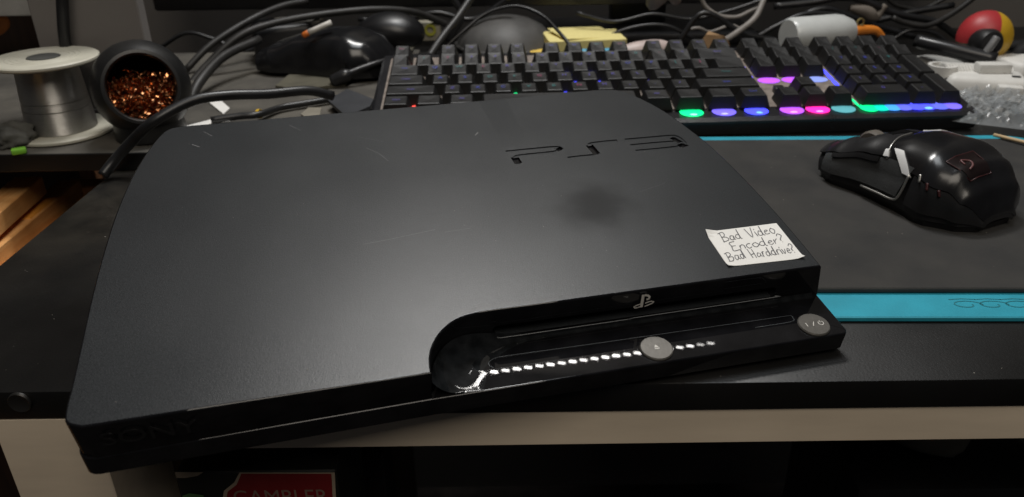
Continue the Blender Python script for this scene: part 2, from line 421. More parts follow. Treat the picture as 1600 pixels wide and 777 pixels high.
# lower casing with the glossy tray
LOW = mmv([(6, -1.95), (60, -0.95), (119, 0), (288, 0)]) + cat2([(290, 0.3), (291, 2), (291.4, 8), (291.4, 60), (290.6, 104), (288.6, 132), (285.6, 150), (282, 167), (277.8, 180), (273.2, 190), (269, 198), (264, 203.5), (256, 206), (238, 206.4), (120, 204.2), (24, 203.4), (15.0, 201.4), (10.7, 194), (6.5, 179), (2.4, 156.7), (-.4, 130), (-1.2, 103), (-1.2, 69), (-.1, 22), (0.1, 6), (1.6, 0.3), (4.0, -1.6)], 3)
V, Fs = prism_geo(LOW, [(0.0012, 0), (0.0002, 0.0008), (0, H1 - 0.0007)] + [(0.0007 * (1 - sin(radians(t))), H1 - 0.0007 + 0.0007 * cos(radians(t))) for t in (70, 50, 35, 22, 12, 5, 0)])
obj('lower_casing', autosmooth(newmesh('low', V, Fs), 28), GLOSS, con)
# sweep where the tray curves up into the wall
V = []; Fs = []; WALLP = CURVE[2:] + mmv([(175, 25.4), (200, 25.3), (245, 25.1), (288.5, 25)])
NS = 44; fr = []
for i, p in enumerate(WALLP):
    t = (WALLP[min(i + 1, len(WALLP) - 1)] - WALLP[max(i - 1, 0)]).normalized(); nn = Vector((t.y, -t.x))
    s = max(0.0, min(1.0, (p.x - 0.122) / 0.045)); s = s * s * (3 - 2 * s)
    rad = 0.0190 * (1 - s) + 0.0018 * s; rv = 0.0080 * (1 - s) + 0.0018 * s
    for j in range(NS + 1):
        d = rad * j / NS; t_ = 1 - j / NS; z = H1 + rv * t_ ** 4 + 0.00006
        q = p + nn * (d + 0.0002); yq = max(q.y, 0.0006); V.append((q.x, yq, z + (1 - s) * min(1, t_ / .12) * (yq - .009) ** 2 / .84))
for i in range(len(WALLP) - 1):
    for j in range(NS): Fs.append((i * (NS + 1) + j, i * (NS + 1) + j + 1, (i + 1) * (NS + 1) + j + 1, (i + 1) * (NS + 1) + j))
sweep_m = mat('glossy black tray', (0.010, 0.011, 0.012), 0.022, var=0.4, rvar=0.01, vscale=200)
obj('tray_sweep', newmesh('sw', V, Fs, True), sweep_m, con)
# thin grey tube outlining the shallow trough in the tray
lp = [cl(*q, z=H1 + 0.0002) for q in [(1236, 493), (1090, 514), (930, 537), (800, 555), (776, 559), (765, 565), (764, 571), (772, 575)]]
obj('trough_line', tube(lp, 0.00011, 6, 4), mat('worn edge', (0.10, 0.11, 0.12), 0.35), con)
lp = [cl(*q, z=H1 + 0.0002) for q in [(1236, 493), (1239, 497), (1236, 503), (1180, 512)]]
obj('trough_line', tube(lp, 0.00011, 6, 4), MATS['worn edge'], con)
lp = [Vector((x / 1000, 0.0253 + 0.0001 - 0.0002, zl + dz)) for x, dz in ((149.2, 0.0006), (150.5, 0.0), (160, -0.0001), (205, -0.0001), (207, 0.0002), (268, 0.0002), (270, 0.0008))]
obj('slot_lip', tube([Vector((p.x, p.y - 0.0008, p.z)) for p in lp], 0.00016, 6, 3), mat('slot edge', (0.22, 0.23, 0.24), 0.25), con)  # edge highlight put into colour: pale tube along the slot's lower lip
# buttons
btn = mat('brushed warm grey metal', (0.13, 0.122, 0.110), 0.42, metal=0.5, var=0.08, vscale=300, bump=0.1)
glyph = mat('pale print', (0.62, 0.60, 0.56), 0.5)
for nm, q, lab in (('eject_button', (1026, 543), 'round grey eject button'), ('power_button', (1272, 506), 'round grey power button')):
    c = cl(*q, z=H1 + 0.001)
    bo = obj(nm, lathe([(0.0066, -0.0006), (0.0066, 0.0004), (0.0062, 0.0009), (0.0, 0.00092)], 48), btn, con, loc=(c.x, c.y, H1 + 0.0001), label=lab)
    if nm == 'eject_button':
        g = [([(-0.0010, 0.0000, 0.00100), (0.0010, 0.0000, 0.00100), (0, 0.0016, 0.00100)], [(0, 1, 2)]),
             ([(-0.0010, -0.0009, 0.00100), (0.0010, -0.0009, 0.00100), (0.0010, -0.0004, 0.00100), (-0.0010, -0.0004, 0.00100)], [(0, 1, 2, 3)])]
    else:
        g = [ribbon_geo([(-0.0034, -0.0011), (-0.0034, 0.0011)], 0.00032, 0.00100), ribbon_geo([(-0.0010, -0.0012), (0.0004, 0.0012)], 0.00032, 0.00100),
             ribbon_geo([(0.0030, 0.0002), (0.0030, 0.0014)], 0.00032, 0.00100),
             ribbon_geo([(0.0030 + 0.0011 * sin(a), -0.0002 + 0.0011 * cos(a)) for a in [0.6 + k * (2 * pi - 1.2) / 16 for k in range(17)]], 0.00032, 0.00100)]
    obj('printed_symbol', merge(g), glyph, bo)
# emblem on the upright wall above the slot
ec = cl(1006, 469, y=0.0250)
def wallgeo(g): return [([(ec.x + 1.25 * x, 0.0246 + z, ec.z + 1.25 * y) for x, y, z in V], Fs) for V, Fs in g]
emb = [ribbon_geo([(-0.0008, -0.0024), (-0.0008, 0.0029)], 0.0010, 0),
       ribbon_geo([(-0.0004, 0.0026), (0.0008, 0.0023), (0.0015, 0.0016), (0.0014, 0.0008), (0.0006, 0.0006)], 0.0008, 0),
       ribbon_geo([(-0.0013, -0.0009), (-0.0026, -0.0013), (-0.0035, -0.0018), (-0.0031, -0.0023), (-0.0022, -0.0023), (-0.0013, -0.0020)], 0.00045, 0.00002),
       ribbon_geo([(0.0003, -0.0022), (0.0018, -0.0017), (0.0030, -0.0012), (0.0033, -0.0008), (0.0024, -0.0004), (0.0014, -0.0005), (0.0003, -0.0009)], 0.00045, 0.00002)]
emb = [([(x, y, -0.0004 - abs(z)) for x, y, z in V], Fs) for V, Fs in emb]
obj('printed_emblem', merge(wallgeo(emb)), glyph, con)
# maker's lettering on the front face
def text_mesh(s, size, extr=0.0):
    cu = bpy.data.curves.new('t', 'FONT'); cu.body = s; cu.size = size; cu.extrude = extr; cu.align_x = 'LEFT'
    to = bpy.data.objects.new('t', cu); COL.objects.link(to); bpy.context.view_layer.update()
    me = bpy.data.meshes.new_from_object(to.evaluated_get(bpy.context.evaluated_depsgraph_get()))
    bpy.data.objects.remove(to); return me
t0 = cl(160, 696, y=-0.0026)
me = text_mesh('SONY', 0.0105, 0.00005)
xs = [v.co.x for v in me.vertices]; kx = 0.030 / (max(xs) - min(xs))
me.transform(Matrix.Diagonal((kx, 0.85, 1, 1)))
obj('maker_lettering', me, mat('dim grey lettering', (0.012, 0.012, 0.013), 0.3), con, loc=(t0.x, -0.0031, t0.z), rot=(radians(94), 0, 0))
# note
zc = [(103, 163), (645, 95), (858, 360), (280, 425)]
Q = [cl(*q, z=H) for q in zpx(zc, 1080, 330, 4.855)]
NG = 12; V = []; Fs = []
for layer in (0, 1):
    for a in range(NG + 1):
        for c in range(NG + 1):
            u, v = a / NG, c / NG
            p = (Q[0].lerp(Q[1], u)).lerp(Q[3].lerp(Q[2], u), v)
            lift = .0016 * max(0, 1 - (u + v) / .16) + .0012 * max(0, 1 - (1 - u + 1 - v) / .10) + .0008 * max(0, 1 - (u + 1 - v) / .10)
            V.append((p.x, p.y, H + 0.00008 + lift + layer * 0.00018))
n_ = (NG + 1) ** 2
for a in range(NG):
    for c in range(NG):
        f = (a * (NG + 1) + c, (a + 1) * (NG + 1) + c, (a + 1) * (NG + 1) + c + 1, a * (NG + 1) + c + 1)
        Fs += [f[::-1], tuple(n_ + k for k in f)]
for a in range(NG):
    for e in ((a * (NG + 1), (a + 1) * (NG + 1)), (a * (NG + 1) + NG, (a + 1) * (NG + 1) + NG), (a, a + 1), (NG * (NG + 1) + a, NG * (NG + 1) + a + 1)):
        Fs.append((e[0], e[1], n_ + e[1], n_ + e[0]))
note = obj('paper_note', newmesh('note', V, Fs), PAPER, con, label='white paper note with three handwritten lines')
GL = {
 'B': ([[(0, 0), (.08, 1)], [(-.1, .98), (.35, 1.0), (.5, .8), (.3, .56), (.05, .52)], [(.1, .52), (.5, .45), (.55, .2), (.3, .0), (-.1, .03)]], .75),
 'a': ([[(.42, .45), (.2, .5), (.03, .25), (.15, .02), (.38, .12), (.44, .45), (.42, .1), (.55, .0)]], .62),
 'd': ([[(.4, .42), (.18, .48), (.02, .22), (.16, .0), (.38, .15), (.46, 1.0), (.44, .1), (.55, .0)]], .64),
 'V': ([[(-.02, 1), (.28, 0), (.62, 1.05)]], .68),
 'i': ([[(.08, .5), (.1, .0)], [(.12, .72), (.14, .78)]], .26),
 'e': ([[(.05, .25), (.38, .32), (.3, .52), (.1, .4), (.08, .1), (.25, .0), (.45, .1)]], .52),
 'o': ([[(.25, .55), (.04, .35), (.1, .05), (.35, .0), (.46, .28), (.25, .55)]], .56),
 'E': ([[(.5, 1), (.05, .95), (.02, .5), (.0, .0), (.5, .04)], [(.02, .5), (.4, .55)]], .62),
 'n': ([[(.04, .5), (.04, 0)], [(.04, .35), (.22, .52), (.36, .4), (.38, .0)]], .52),
 'c': ([[(.42, .45), (.2, .5), (.04, .28), (.12, .03), (.42, .06)]], .5),
 'r': ([[(.06, .5), (.08, 0)], [(.08, .3), (.2, .5), (.36, .48)]], .42),
 'v': ([[(.0, .5), (.16, .0), (.36, .52)]], .44),
 'H': ([[(.0, 1), (.1, 0)], [(.5, 1.0), (.52, 0)], [(.08, .4), (.52, .52)]], .68),
 '?': ([[(.02, .85), (.22, 1.05), (.42, .85), (.3, .6), (.18, .4), (.2, .25)], [(.22, .02), (.25, .06)]], .5),
 ' ': ([], .4)}
def write(s, a, bb, up):
    total = sum(GL[c][1] for c in s); e = (Vector(bb) - Vector(a)) / total; a = Vector(a); up = Vector(up); x = 0; g = []
    for c in s:
        for stq in GL[c][0]:
            pts = []
            for (u, v) in stq:
                z = a + e * (x + u + random.uniform(-.045, .045)) + up * (v + random.uniform(-.05, .05))
                pts.append(z)
            if len(pts) > 2:
                pts = [Vector((p.x, p.y)) for p in catmull([Vector((p.x, p.y, 0)) for p in pts], 5)]
            P = [cl(1080 + p.x / 4.855, 330 + p.y / 4.855, z=H) for p in pts]
            P = [(p.x, p.y) for p in P]
            g.append(ribbon_geo(P, random.uniform(.00032, .00044), H + 0.00040))
        x += GL[c][1]
    return g
g = write('Bad', (250, 240), (392, 208), (-44, -66)) + write('Video', (442, 206), (648, 166), (-44, -64))
g += write('Encoder?', (322, 305), (722, 238), (-40, -60)) + write('Bad', (295, 388), (422, 356), (-42, -62)) + write('Harddrive?', (462, 360), (800, 316), (-42, -64))
obj('handwriting', merge(g), mat('grey pen ink', (0.13, 0.13, 0.14), 0.6), note)
# scratches and dust on the lid
scm = mat('scratch', (0.14, 0.14, 0.14), 0.5)
for L, wd in (([(568, 382), (610, 374), (680, 359)], .00022), ([(572, 231), (592, 240), (607, 252)], .00018), ([(742, 212), (747, 207)], .0005), ([(695, 363), (735, 357)], .0002),
              ([(318, 206), (332, 213)], .0003), ([(452, 196), (470, 204)], .00018), ([(560, 214), (600, 222)], .00012), ([(300, 226), (312, 230)], .0004), ([(1000, 300), (1040, 286)], .0001)):
    obj('scratch', newmesh('s', *ribbon_geo([cl(*q, z=H) for q in L], wd, H + 0.00005)), scm, con)
obj('dust', specks(170, (0.01, 0.28), (0.0, 0.19), H + 0.00002, 0.00006, 0.00013, lambda x, y: x < 0.115 or y > 0.03), dustm, con, kind='stuff')
# under body that carries the lid on the desk (wedge between lid and desk)
RT = RCON.transposed()
V = []
for zz in (0, 1):
    for (x, y) in ((0.040, 0.068), (0.195, 0.035), (0.195, 0.175), (0.040, 0.180)):
        P = RCON @ Vector((x, y, 0.0003)) + TCON
        if zz == 0: P.z = 0.0002
        V.append(RT @ (P - TCON))
obj('under_body', newmesh('ub', V, [(0, 1, 2, 3), (4, 5, 6, 7), (0, 1, 5, 4), (1, 2, 6, 5), (2, 3, 7, 6), (3, 0, 4, 7)]), BLACK_PL, con)

# ------------------------------------------------------------------ keyboard
U = 0.01905; KT = 0.1348; KYAW = 0.0378
KO = Vector((-0.09576, 0.30048, 0.02545 - 0.0108))
kbd = thing('keyboard', 'black full size keyboard with coloured backlights shining between its keys', 'keyboard', KO)
RK = Matrix.Rotation(KYAW, 3, 'Z') @ Matrix.Rotation(KT, 3, 'X')
kbd.rotation_euler = RK.to_euler()
KWd = 22.5 * U; KD = 6.4 * U
def kdown(x, y, zw=0.0006):            # straight below a deck point, on the desk
    P = RK @ Vector((x, y, 0)) + KO; P.z = zw; return RK.transposed() @ (P - KO)
casem = mat('black keyboard plastic', (0.012, 0.012, 0.014), 0.33, bump=0.35, bscale=1500, rvar=0.08)
X0, X1, Y0, Y1 = -0.009, KWd + 0.009, -0.0150, KD + 0.008
ring = lambda P: [Vector(q) for q in P]
A = ring([(X0 + .003, Y0 + .0048, 0), (X1 - .003, Y0 + .0048, 0), (X1 - .003, Y1 - .003, 0), (X0 + .003, Y1 - .003, 0)])
Bq = ring([(X0 + .0005, Y0 + .0003, -0.0014), (X1 - .0005, Y0 + .0003, -0.0014), (X1 - .0005, Y1, -0.0014), (X0 + .0005, Y1, -0.0014)])
Cq = ring([(X0, Y0, -0.003), (X1, Y0, -0.003), (X1, Y1, -0.003), (X0, Y1, -0.003)])
Dq = [kdown(X0 + .004, Y0 + .004), kdown(X1 - .004, Y0 + .004), kdown(X1 - .004, Y1 - .01), kdown(X0 + .004, Y1 - .01)]
V = A + Bq + Cq + Dq; Fs = [(0, 1, 2, 3), (12, 13, 14, 15)]
for l in range(3):
    for i in range(4): Fs.append((l * 4 + i, l * 4 + (i + 1) % 4, (l + 1) * 4 + (i + 1) % 4, (l + 1) * 4 + i))
obj('case', newmesh('case', V, Fs), casem, kbd)
deckm = mat('dusty deck plate', (0.14, 0.115, 0.10), 0.9, col2=(0.27, 0.23, 0.20), vscale=120)
me = rbox(KWd + 0.002, KD - 0.008, 0.0006, 0); me.transform(Matrix.Translation((KWd / 2, KD / 2 + 0.0002, 0.0002)))
obj('deck_plate', me, deckm, kbd)
keym = mat('black keycap plastic', (0.007, 0.007, 0.0075), 0.45, col2=(0.017, 0.0165, 0.016), vscale=40, bump=0.2, bscale=3000)
kcache = {}
def keymesh(wu, hu, row):
    k = (wu, hu, row)
    if k in kcache: return kcache[k]
    w_, d_ = wu * U - 0.0020, hu * U - 0.0020
    h = 0.0106 + 0.0010 * {0: 0.2, 1: 0.0, 2: 0.1, 3: 0.5, 4: 0.7, 5: 0.4}[row]
    slope = {0: 0.0000, 1: 0.0000, 2: 0.0003, 3: 0.0009, 4: 0.0014, 5: 0.0014}[row]
    L = [(0.0, 0.0, 0.0012, 0), (0.0002, 0.0001, 0.0025, 0), (0.0027, 0.0016, h - 0.0010, 0), (0.0031, 0.0018, h - 0.0003, 0), (0.0036, 0.0024, h, 0)]
    V = []
    for ix, iy, z, s in L:
        for sx, sy in ((-1, -1), (1, -1), (1, 1), (-1, 1)):
            yy = sy * (d_ / 2 - iy * (1.0 if sy < 0 else 0.7)); zz = z
            if z > h - 0.002: zz += slope * (1 if sy > 0 else -1)
            V.append((sx * (w_ / 2 - ix), yy, zz))
    # dished top: a ring and centre
    c = len(V); V.append((0, 0.0005, h - 0.0005)); Fs = []
    for l in range(len(L) - 1):
        for i in range(4): Fs.append((l * 4 + i, l * 4 + (i + 1) % 4, (l + 1) * 4 + (i + 1) % 4, (l + 1) * 4 + i))
    for i in range(4): Fs.append((16 + i, 16 + (i + 1) % 4, c))
    Fs.append((3, 2, 1, 0))
    me = newmesh('key', V, Fs); me.materials.append(keym); kcache[k] = me; return me
def key(u0, v0, wu, hu, row):
    obj('key', keymesh(wu, hu, row), None, kbd, loc=((u0 + wu / 2) * U, (v0 + hu / 2) * U, 0.0))
rows = {0: [1.25, 1.25, 1.25, 6.25, 1.25, 1.25, 1.25, 1.25], 1: [2.25] + [1] * 10 + [2.75], 2: [1.75] + [1] * 11 + [2.25], 3: [1.5] + [1] * 12 + [1.5], 4: [1] * 13 + [2]}
for r, ws in rows.items():
    u = 0
    for wu in ws: key(u, r, wu, 1, r); u += wu
FV = 5.2
for u in [0, 2, 3, 4, 5, 6.5, 7.5, 8.5, 9.5, 11, 12, 13, 14, 15.25, 16.25, 17.25]: key(u, FV, 1, 1, 5)
for u in (15.25, 16.25, 17.25):
    key(u, 0, 1, 1, 0); key(u, 3, 1, 1, 3); key(u, 4, 1, 1, 4)
key(16.25, 1, 1, 1, 1)
key(18.5, 0, 2, 1, 0); key(20.5, 0, 1, 1, 0)
for r in (1, 2, 3, 4):
    for u in (18.5, 19.5, 20.5): key(u, r, 1, 1, r)
key(21.5, 0, 1, 2, 1); key(21.5, 2, 1, 2, 2); key(21.5, 4, 1, 1, 4)
for u in (18.5, 19.5, 20.5, 21.5): key(u, FV, 1, 1, 5)
# backlit legends
LEGC = {}
def legmesh(t):
    if t not in LEGC:
        me = text_mesh(t, 0.0052 if len(t) == 1 else 0.0034); xs = [v.co.x for v in me.vertices]; cx_ = (max(xs) + min(xs)) / 2
        me.transform(Matrix.Translation((-cx_, -0.0010, 0))); LEGC[t] = me
    return LEGC[t]
def legcol(u, v):
    k = (u + 1.5 * v) % 9
    return ('legend violet', (.20, .16, .75)) if k < 4 else (('legend blue', (.08, .12, .85)) if k < 6.5 else (('legend teal', (.05, .35, .35)) if k < 7.8 else ('legend rose', (.6, .10, .25))))
TOPH = {}
def legend(t, u, v, wu, row):
    for o_ in kbd.children:
        if o_.name.startswith('key') and abs(o_.location.x - (u + wu / 2) * U) < 1e-5 and abs(o_.location.y - (v + .5) * U) < 1e-4:
            nm, c = legcol(u, v); h = max(q.co.z for q in o_.data.vertices)
            me = legmesh(t).copy(); me.materials.clear(); me.materials.append(mat(nm, tuple(.3 * x for x in c), .5, emit=c, estr=.13))
            obj('legend', me, None, o_, loc=(0, .0012, h - .00005), rot=(0.06, 0, 0)); return
for r, (u0, txt) in {4: (0, '`1234567890-='), 3: (1.5, 'QWERTYUIOP[]'), 2: (1.75, "ASDFGHJKL;'"), 1: (2.25, 'ZXCVBNM,./')}.items():
    for i, ch in enumerate(txt): legend(ch, u0 + i, r, 1, r)
for r, txt in {4: '/*-', 3: '789', 2: '456', 1: '123'}.items():
    for i, ch in enumerate(txt): legend('Num' if 0 else ch, 18.5 + i, r, 1, r)
for u, t in ((0, 'Esc'), (2, 'F1'), (3, 'F2'), (4, 'F3'), (5, 'F4'), (6.5, 'F5'), (7.5, 'F6'), (8.5, 'F7'), (9.5, 'F8'), (11, 'F9'), (12, 'F10'), (13, 'F11'), (14, 'F12')): legend(t, u, FV, 1, 5)
for t, u, v, wu in (('Tab', 0, 3, 1.5), ('Caps', 0, 2, 1.75), ('Shift', 0, 1, 2.25), ('Ctrl', 0, 0, 1.25), ('Alt', 2.5, 0, 1.25), ('Alt', 10, 0, 1.25), ('Ctrl', 13.75, 0, 1.25), ('Enter', 12.75, 2, 2.25), ('Shift', 12.25, 1, 2.75), ('Back', 13, 4, 2), ('0', 18.5, 0, 2), ('.', 20.5, 0, 1)):
    legend(t, u, v, wu, 0)
# backlight glow spots on the deck, built as glowing discs
def glow_disc(name, col, strength, u, v, a, bb, flat=False):
    m = mat('backlight ' + name, col, 0.4, emit=col, estr=strength * 1.4, var=0.05)
    V = [(a * U * cos(t), bb * U * sin(t), 0.0011) for t in [2 * pi * k / 28 for k in range(28)]] + [(0, 0, 0.0018)]
    obj('backlight', newmesh('led', V, [(k, (k + 1) % 28, 28) for k in range(28)], True), m, kbd, loc=(u * U, v * U, 0))
GRN = (0.0, 0.75, 0.22); BLU = (0.06, 0.07, 1.0); VIO = (0.16, 0.12, 0.9); PUR = (0.42, 0.08, 0.85); PNK = (1.0, 0.02, 0.35); TEA = (0.08, 0.30, 0.34); RED = (1.0, 0.08, 0.06); SKY = (0.12, 0.35, 1.0)
for nm, c, st, u in (('green', GRN, 1.0, 11.875), ('violet', VIO, .7, 13.125), ('blue', BLU, 1.0, 14.375), ('purple', PUR, .75, 15.75), ('pink', PNK, .95, 16.75), ('teal', TEA, .6, 17.75)):
    glow_disc(nm, c, st, u, -0.16, .46, .38)
for nm, c, st, u in (('green core', (.25, 1., .5), 1.3, 11.9), ('violet core', (.35, .35, 1.), 1.0, 13.1), ('purple core', (.7, .3, 1.), 1.0, 15.75), ('pink core', (1., .25, .55), 1.2, 16.75)):
    glow_disc(nm, c, st, u, -0.36, .22, .10)
glow_disc('sky', SKY, 1.3, 14.42, -0.33, .22, .13)
glow_disc('green', GRN, .9, 18.75, -0.14, .35, .36)
for u, nm, c, st in ((19.2, 'mint', (0.0, .55, .40), .8), (19.65, 'azure', (0.05, .28, .75), .8), (20.1, 'indigo', (.10, .12, .8), .7), (20.6, 'blue', BLU, 1.0), (21.0, 'blue', BLU, 1.0), (21.5, 'indigo', (.10, .12, .8), .7), (22.0, 'violet', VIO, .7)):
    glow_disc(nm, c, st, u, -0.14, .36, .32)
glow_disc('sky', SKY, 1.3, 21.0, -0.30, .22, .13)
glow_disc('green', GRN, .9, 18.42, .35, .06, .4)
for u, nm, c, st in ((15.75, 'purple', PUR, .75), (16.75, 'purple', PUR, .75), (17.75, 'pale blue', (.18, .24, .6), .7)): glow_disc(nm, c, st, u, 2.72, .46, .30)
for v in (2.3, 2.9, 3.5): glow_disc('blue', BLU, 1.0, 18.37, v, .09, .42)
for v in (2.4, 3.2, 4.0): glow_disc('violet', VIO, .7, 15.12, v, .08, .45)
for u in (19.5, 20.5, 21.5):
    for v in (1, 2, 3): glow_disc('indigo', (.10, .12, .8), .7, u, v, .14, .22)
for u, v, nm, c, st in ((9.9, 1.98, 'blue', BLU, 1.), (11, 2.98, 'violet', VIO, .7), (12, 3.98, 'violet', VIO, .7), (13, 2.0, 'violet', VIO, .7), (6.3, 2.98, 'blue', BLU, 1.), (5.3, 1.98, 'green', GRN, .9), (1.02, 4.98, 'red', RED, 1.2), (1.99, 4.98, 'red', RED, 1.2), (7.5, 3.98, 'blue', BLU, 1.), (8.5, 3.98, 'blue', BLU, 1.), (7.8, 2.98, 'blue', BLU, 1.), (8.8, 2.98, 'blue', BLU, 1.), (7.3, 1.98, 'blue', BLU, 1.), (8.3, .98, 'blue', BLU, 1.), (9.3, .98, 'blue', BLU, 1.), (3.9, .0, 'green', GRN, .9), (.6, -.02, 'red', RED, 1.2), (1.3, 1.0, 'red', RED, 1.2)):
    glow_disc(nm, c, st, u, v, .22, .17)
# exposed switch where the keycap is missing, with its printed marks
me = rbox(0.0075, 0.0075, 0.005, 0.0008); obj('exposed_switch', me, BLACK_PL, kbd, loc=(15.75 * U, 1.5 * U, 0.0008))
obj('dust', specks(260, (0, KWd), (-0.008, KD), 0.0012, 0.0001, 0.0003), dustm, kbd, kind='stuff')

# ------------------------------------------------------------------ gaming mouse
def interp(T, s):
    for (a, va), (b_, vb) in zip(T, T[1:]):
        if s <= b_:
            t = (s - a) / (b_ - a); t = t * t * (3 - 2 * t); return va + (vb - va) * t
    return T[-1][1]
HT = [(0, .010), (.06, .024), (.15, .0335), (.30, .0390), (.45, .0385), (.65, .0335), (.85, .0255), (1, .0185)]   # s 0 tail, 1 nose
WL = [(0, .014), (.08, .0255), (.22, .0335), (.42, .0305), (.62, .0285), (.85, .0305), (1, .026)]
WR = [(0, .014), (.08, .0265), (.22, .0340), (.42, .0315), (.62, .0300), (.85, .0310), (1, .026)]
ML = 0.126
def mpt(s, a, off=0.0):
    """a: 0 left foot .. 1 right foot"""
    h = interp(HT, s) + off; ang = pi * (1 - a)
    wv = (interp(WL, s) if a < .5 else interp(WR, s)) + off
    c = cos(ang); sn = max(0.0, sin(ang)); ex = 0.62
    x = (abs(c) ** ex) * (1 if c > 0 else -1) * wv
    z = 0.0035 + (h - 0.0035) * sn ** 0.75
    # waist of the thumb side
    if a < .5: x += 0.0022 * sin(pi * min(1, max(0, (s - .25) / .55))) * max(0, 1 - abs(a - .10) / .16)
    y = -ML / 2 + ML * s
    if s > .85: y -= 0.004 * (abs(a - .5) * 2) ** 2
    return Vector((x, y, z))
def mpatch(s0, s1, a0, a1, off, ns=18, na=18, edge=None, thick=0.0018):
    V = []; Fs = []
    for i in range(ns + 1):
        for j in range(na + 1):
            a = a0 + (a1 - a0) * j / na
            e0 = s0 if not edge else s0 + edge[0](a); e1 = s1 if not edge else s1 + edge[1](a)
            s = e0 + (e1 - e0) * i / ns
            V.append(mpt(min(1, max(0, s)), a, off))
    n = len(V)
    for i in range(ns + 1):
        for j in range(na + 1):
            a = a0 + (a1 - a0) * j / na
            e0 = s0 if not edge else s0 + edge[0](a); e1 = s1 if not edge else s1 + edge[1](a)
            s = e0 + (e1 - e0) * i / ns
            V.append(mpt(min(1, max(0, s)), a, off - thick))
    q = na + 1
    for i in range(ns):
        for j in range(na):
            f = (i * q + j, i * q + j + 1, (i + 1) * q + j + 1, (i + 1) * q + j)
            Fs.append(f); Fs.append(tuple(n + k for k in f[::-1]))
    for i in range(ns):
        Fs.append((i * q, (i + 1) * q, n + (i + 1) * q, n + i * q)); Fs.append((i * q + na, (i + 1) * q + na, n + (i + 1) * q + na, n + i * q + na))
    for j in range(na):
        Fs.append((j, j + 1, n + j + 1, n + j)); Fs.append((ns * q + j, ns * q + j + 1, n + ns * q + j + 1, n + ns * q + j))
    return autosmooth(newmesh('patch', V, Fs), 40)
mz = 0.0059
nose = at(1316, 246, z=mz + 0.006); tail = at(1561, 343, z=mz + 0.006)
mc = (nose + tail) / 2; dv = nose - tail
mrz = math.atan2(dv.y, dv.x) - pi / 2
ML = min(0.134, dv.length)
mouse = thing('gaming_mouse', 'glossy black gaming mouse with silver trim resting on the black mat', 'mouse', (mc.x, mc.y, mz), mrz)
gl2 = mat('piano black plastic', (0.009, 0.009, 0.010), 0.22, var=0.2, rvar=0.03)
sat = mat('satin dark plastic', (0.012, 0.012, 0.013), 0.38, var=0.2, bump=0.1)
mgrey = mat('dark grey rubber grip', (0.050, 0.052, 0.053), 0.55, var=0.15, bump=0.3)
chrome = mat('bright silver plastic', (0.85, 0.85, 0.85), 0.4, metal=0.0, var=0.05)
obj('inner_body', mpatch(0, 1, 0, 1, -0.0022, 30, 40), BLACK_PL, mouse)
me = newmesh('foot', *prism_geo([Vector((p.x, p.y)) for p in [mpt(s, 1) for s in [k / 16 for k in range(17)]] + [mpt(s, 0) for s in [1 - k / 16 for k in range(17)]]], [(0.003, 0.0001), (0.0022, 0.0036)]))
obj('foot_plate', me, BLACK_PL, mouse)
vee = lambda a: 0.07 - 0.22 * abs(a - .5)
obj('palm_shell', mpatch(0.0, .50, .17, .95, 0.0, 26, 32, (lambda a: 0, vee)), gl2, mouse)
obj('tail_skirt', mpatch(0.0, .33, .02, .165, -0.0004, 16, 8, (lambda a: 0, lambda a: -.1 * a)), sat, mouse)
obj('left_button', mpatch(.515, 1.0, .225, .465, 0.0, 22, 14, (vee, lambda a: 0)), sat, mouse)
obj('right_button', mpatch(.515, 1.0, .535, .80, 0.0, 22, 14, (vee, lambda a: 0)), sat, mouse)
obj('side_grip', mpatch(.40, .95, .03, .205, 0.0002, 20, 12, (lambda a: -.35 * a, lambda a: -.10 * a)), mgrey, mouse)
obj('thumb_button', mpatch(.56, .86, .165, .205, 0.0014, 14, 6), sat, mouse)
obj('right_side', mpatch(.55, .96, .83, .97, -0.0002, 14, 8), sat, mouse)
def mtrim(name, pts, wd, m, off=0.0006):
    pts = [mpt(s, a, off) for s, a in pts]; return obj(name, tube(pts, wd, 8, 5), m, mouse)
mtrim('silver_trim', [(.34, .155), (.36, .045), (.395, .018), (.50, .016), (.62, .016)], 0.0007, SILVER)
obj('silver_shoulder', mpatch(.345, .400, .145, .285, 0.0009, 10, 10, (lambda a: .75 * (a - .16), lambda a: .80 * (a - .16))), chrome, mouse)
obj('silver_arrow', mpatch(.515, .545, .215, .275, 0.0010, 4, 6, (lambda a: .35 * (a - .24), lambda a: .1 * (a - .24))), chrome, mouse)
obj('silver_shoulder', mpatch(.50, .60, .60, .74, 0.0008, 8, 8, (lambda a: -.25 * (a - .66), lambda a: -.25 * (a - .66))), chrome, mouse)
mtrim('seam_line', [(.51 + vee(a), a) for a in (.20, .28, .36, .44, .5)], 0.0005, SILVER, 0.0002)
wl = lathe([(0.0, -.0035), (.0088, -.0035), (.0100, -.0022), (.0100, .0022), (.0088, .0035), (0, .0035)], 28)
obj('scroll_wheel', wl, mat('tan rubber', (0.11, 0.095, 0.08), 0.6), mouse, loc=(0, ML * .30, interp(HT, .80) - 0.0072), rot=(0, pi / 2, 0))
redm = mat('dim red print', (0.045, 0.010, 0.011), 0.4)
for k in range(3):
    s0 = .155 + .055 * k
    mtrim('red_slot', [(s0, .125 + .012 * k), (s0 + .012, .165 + .012 * k)], 0.0007, redm if k < 2 else SILVER, 0.0002)
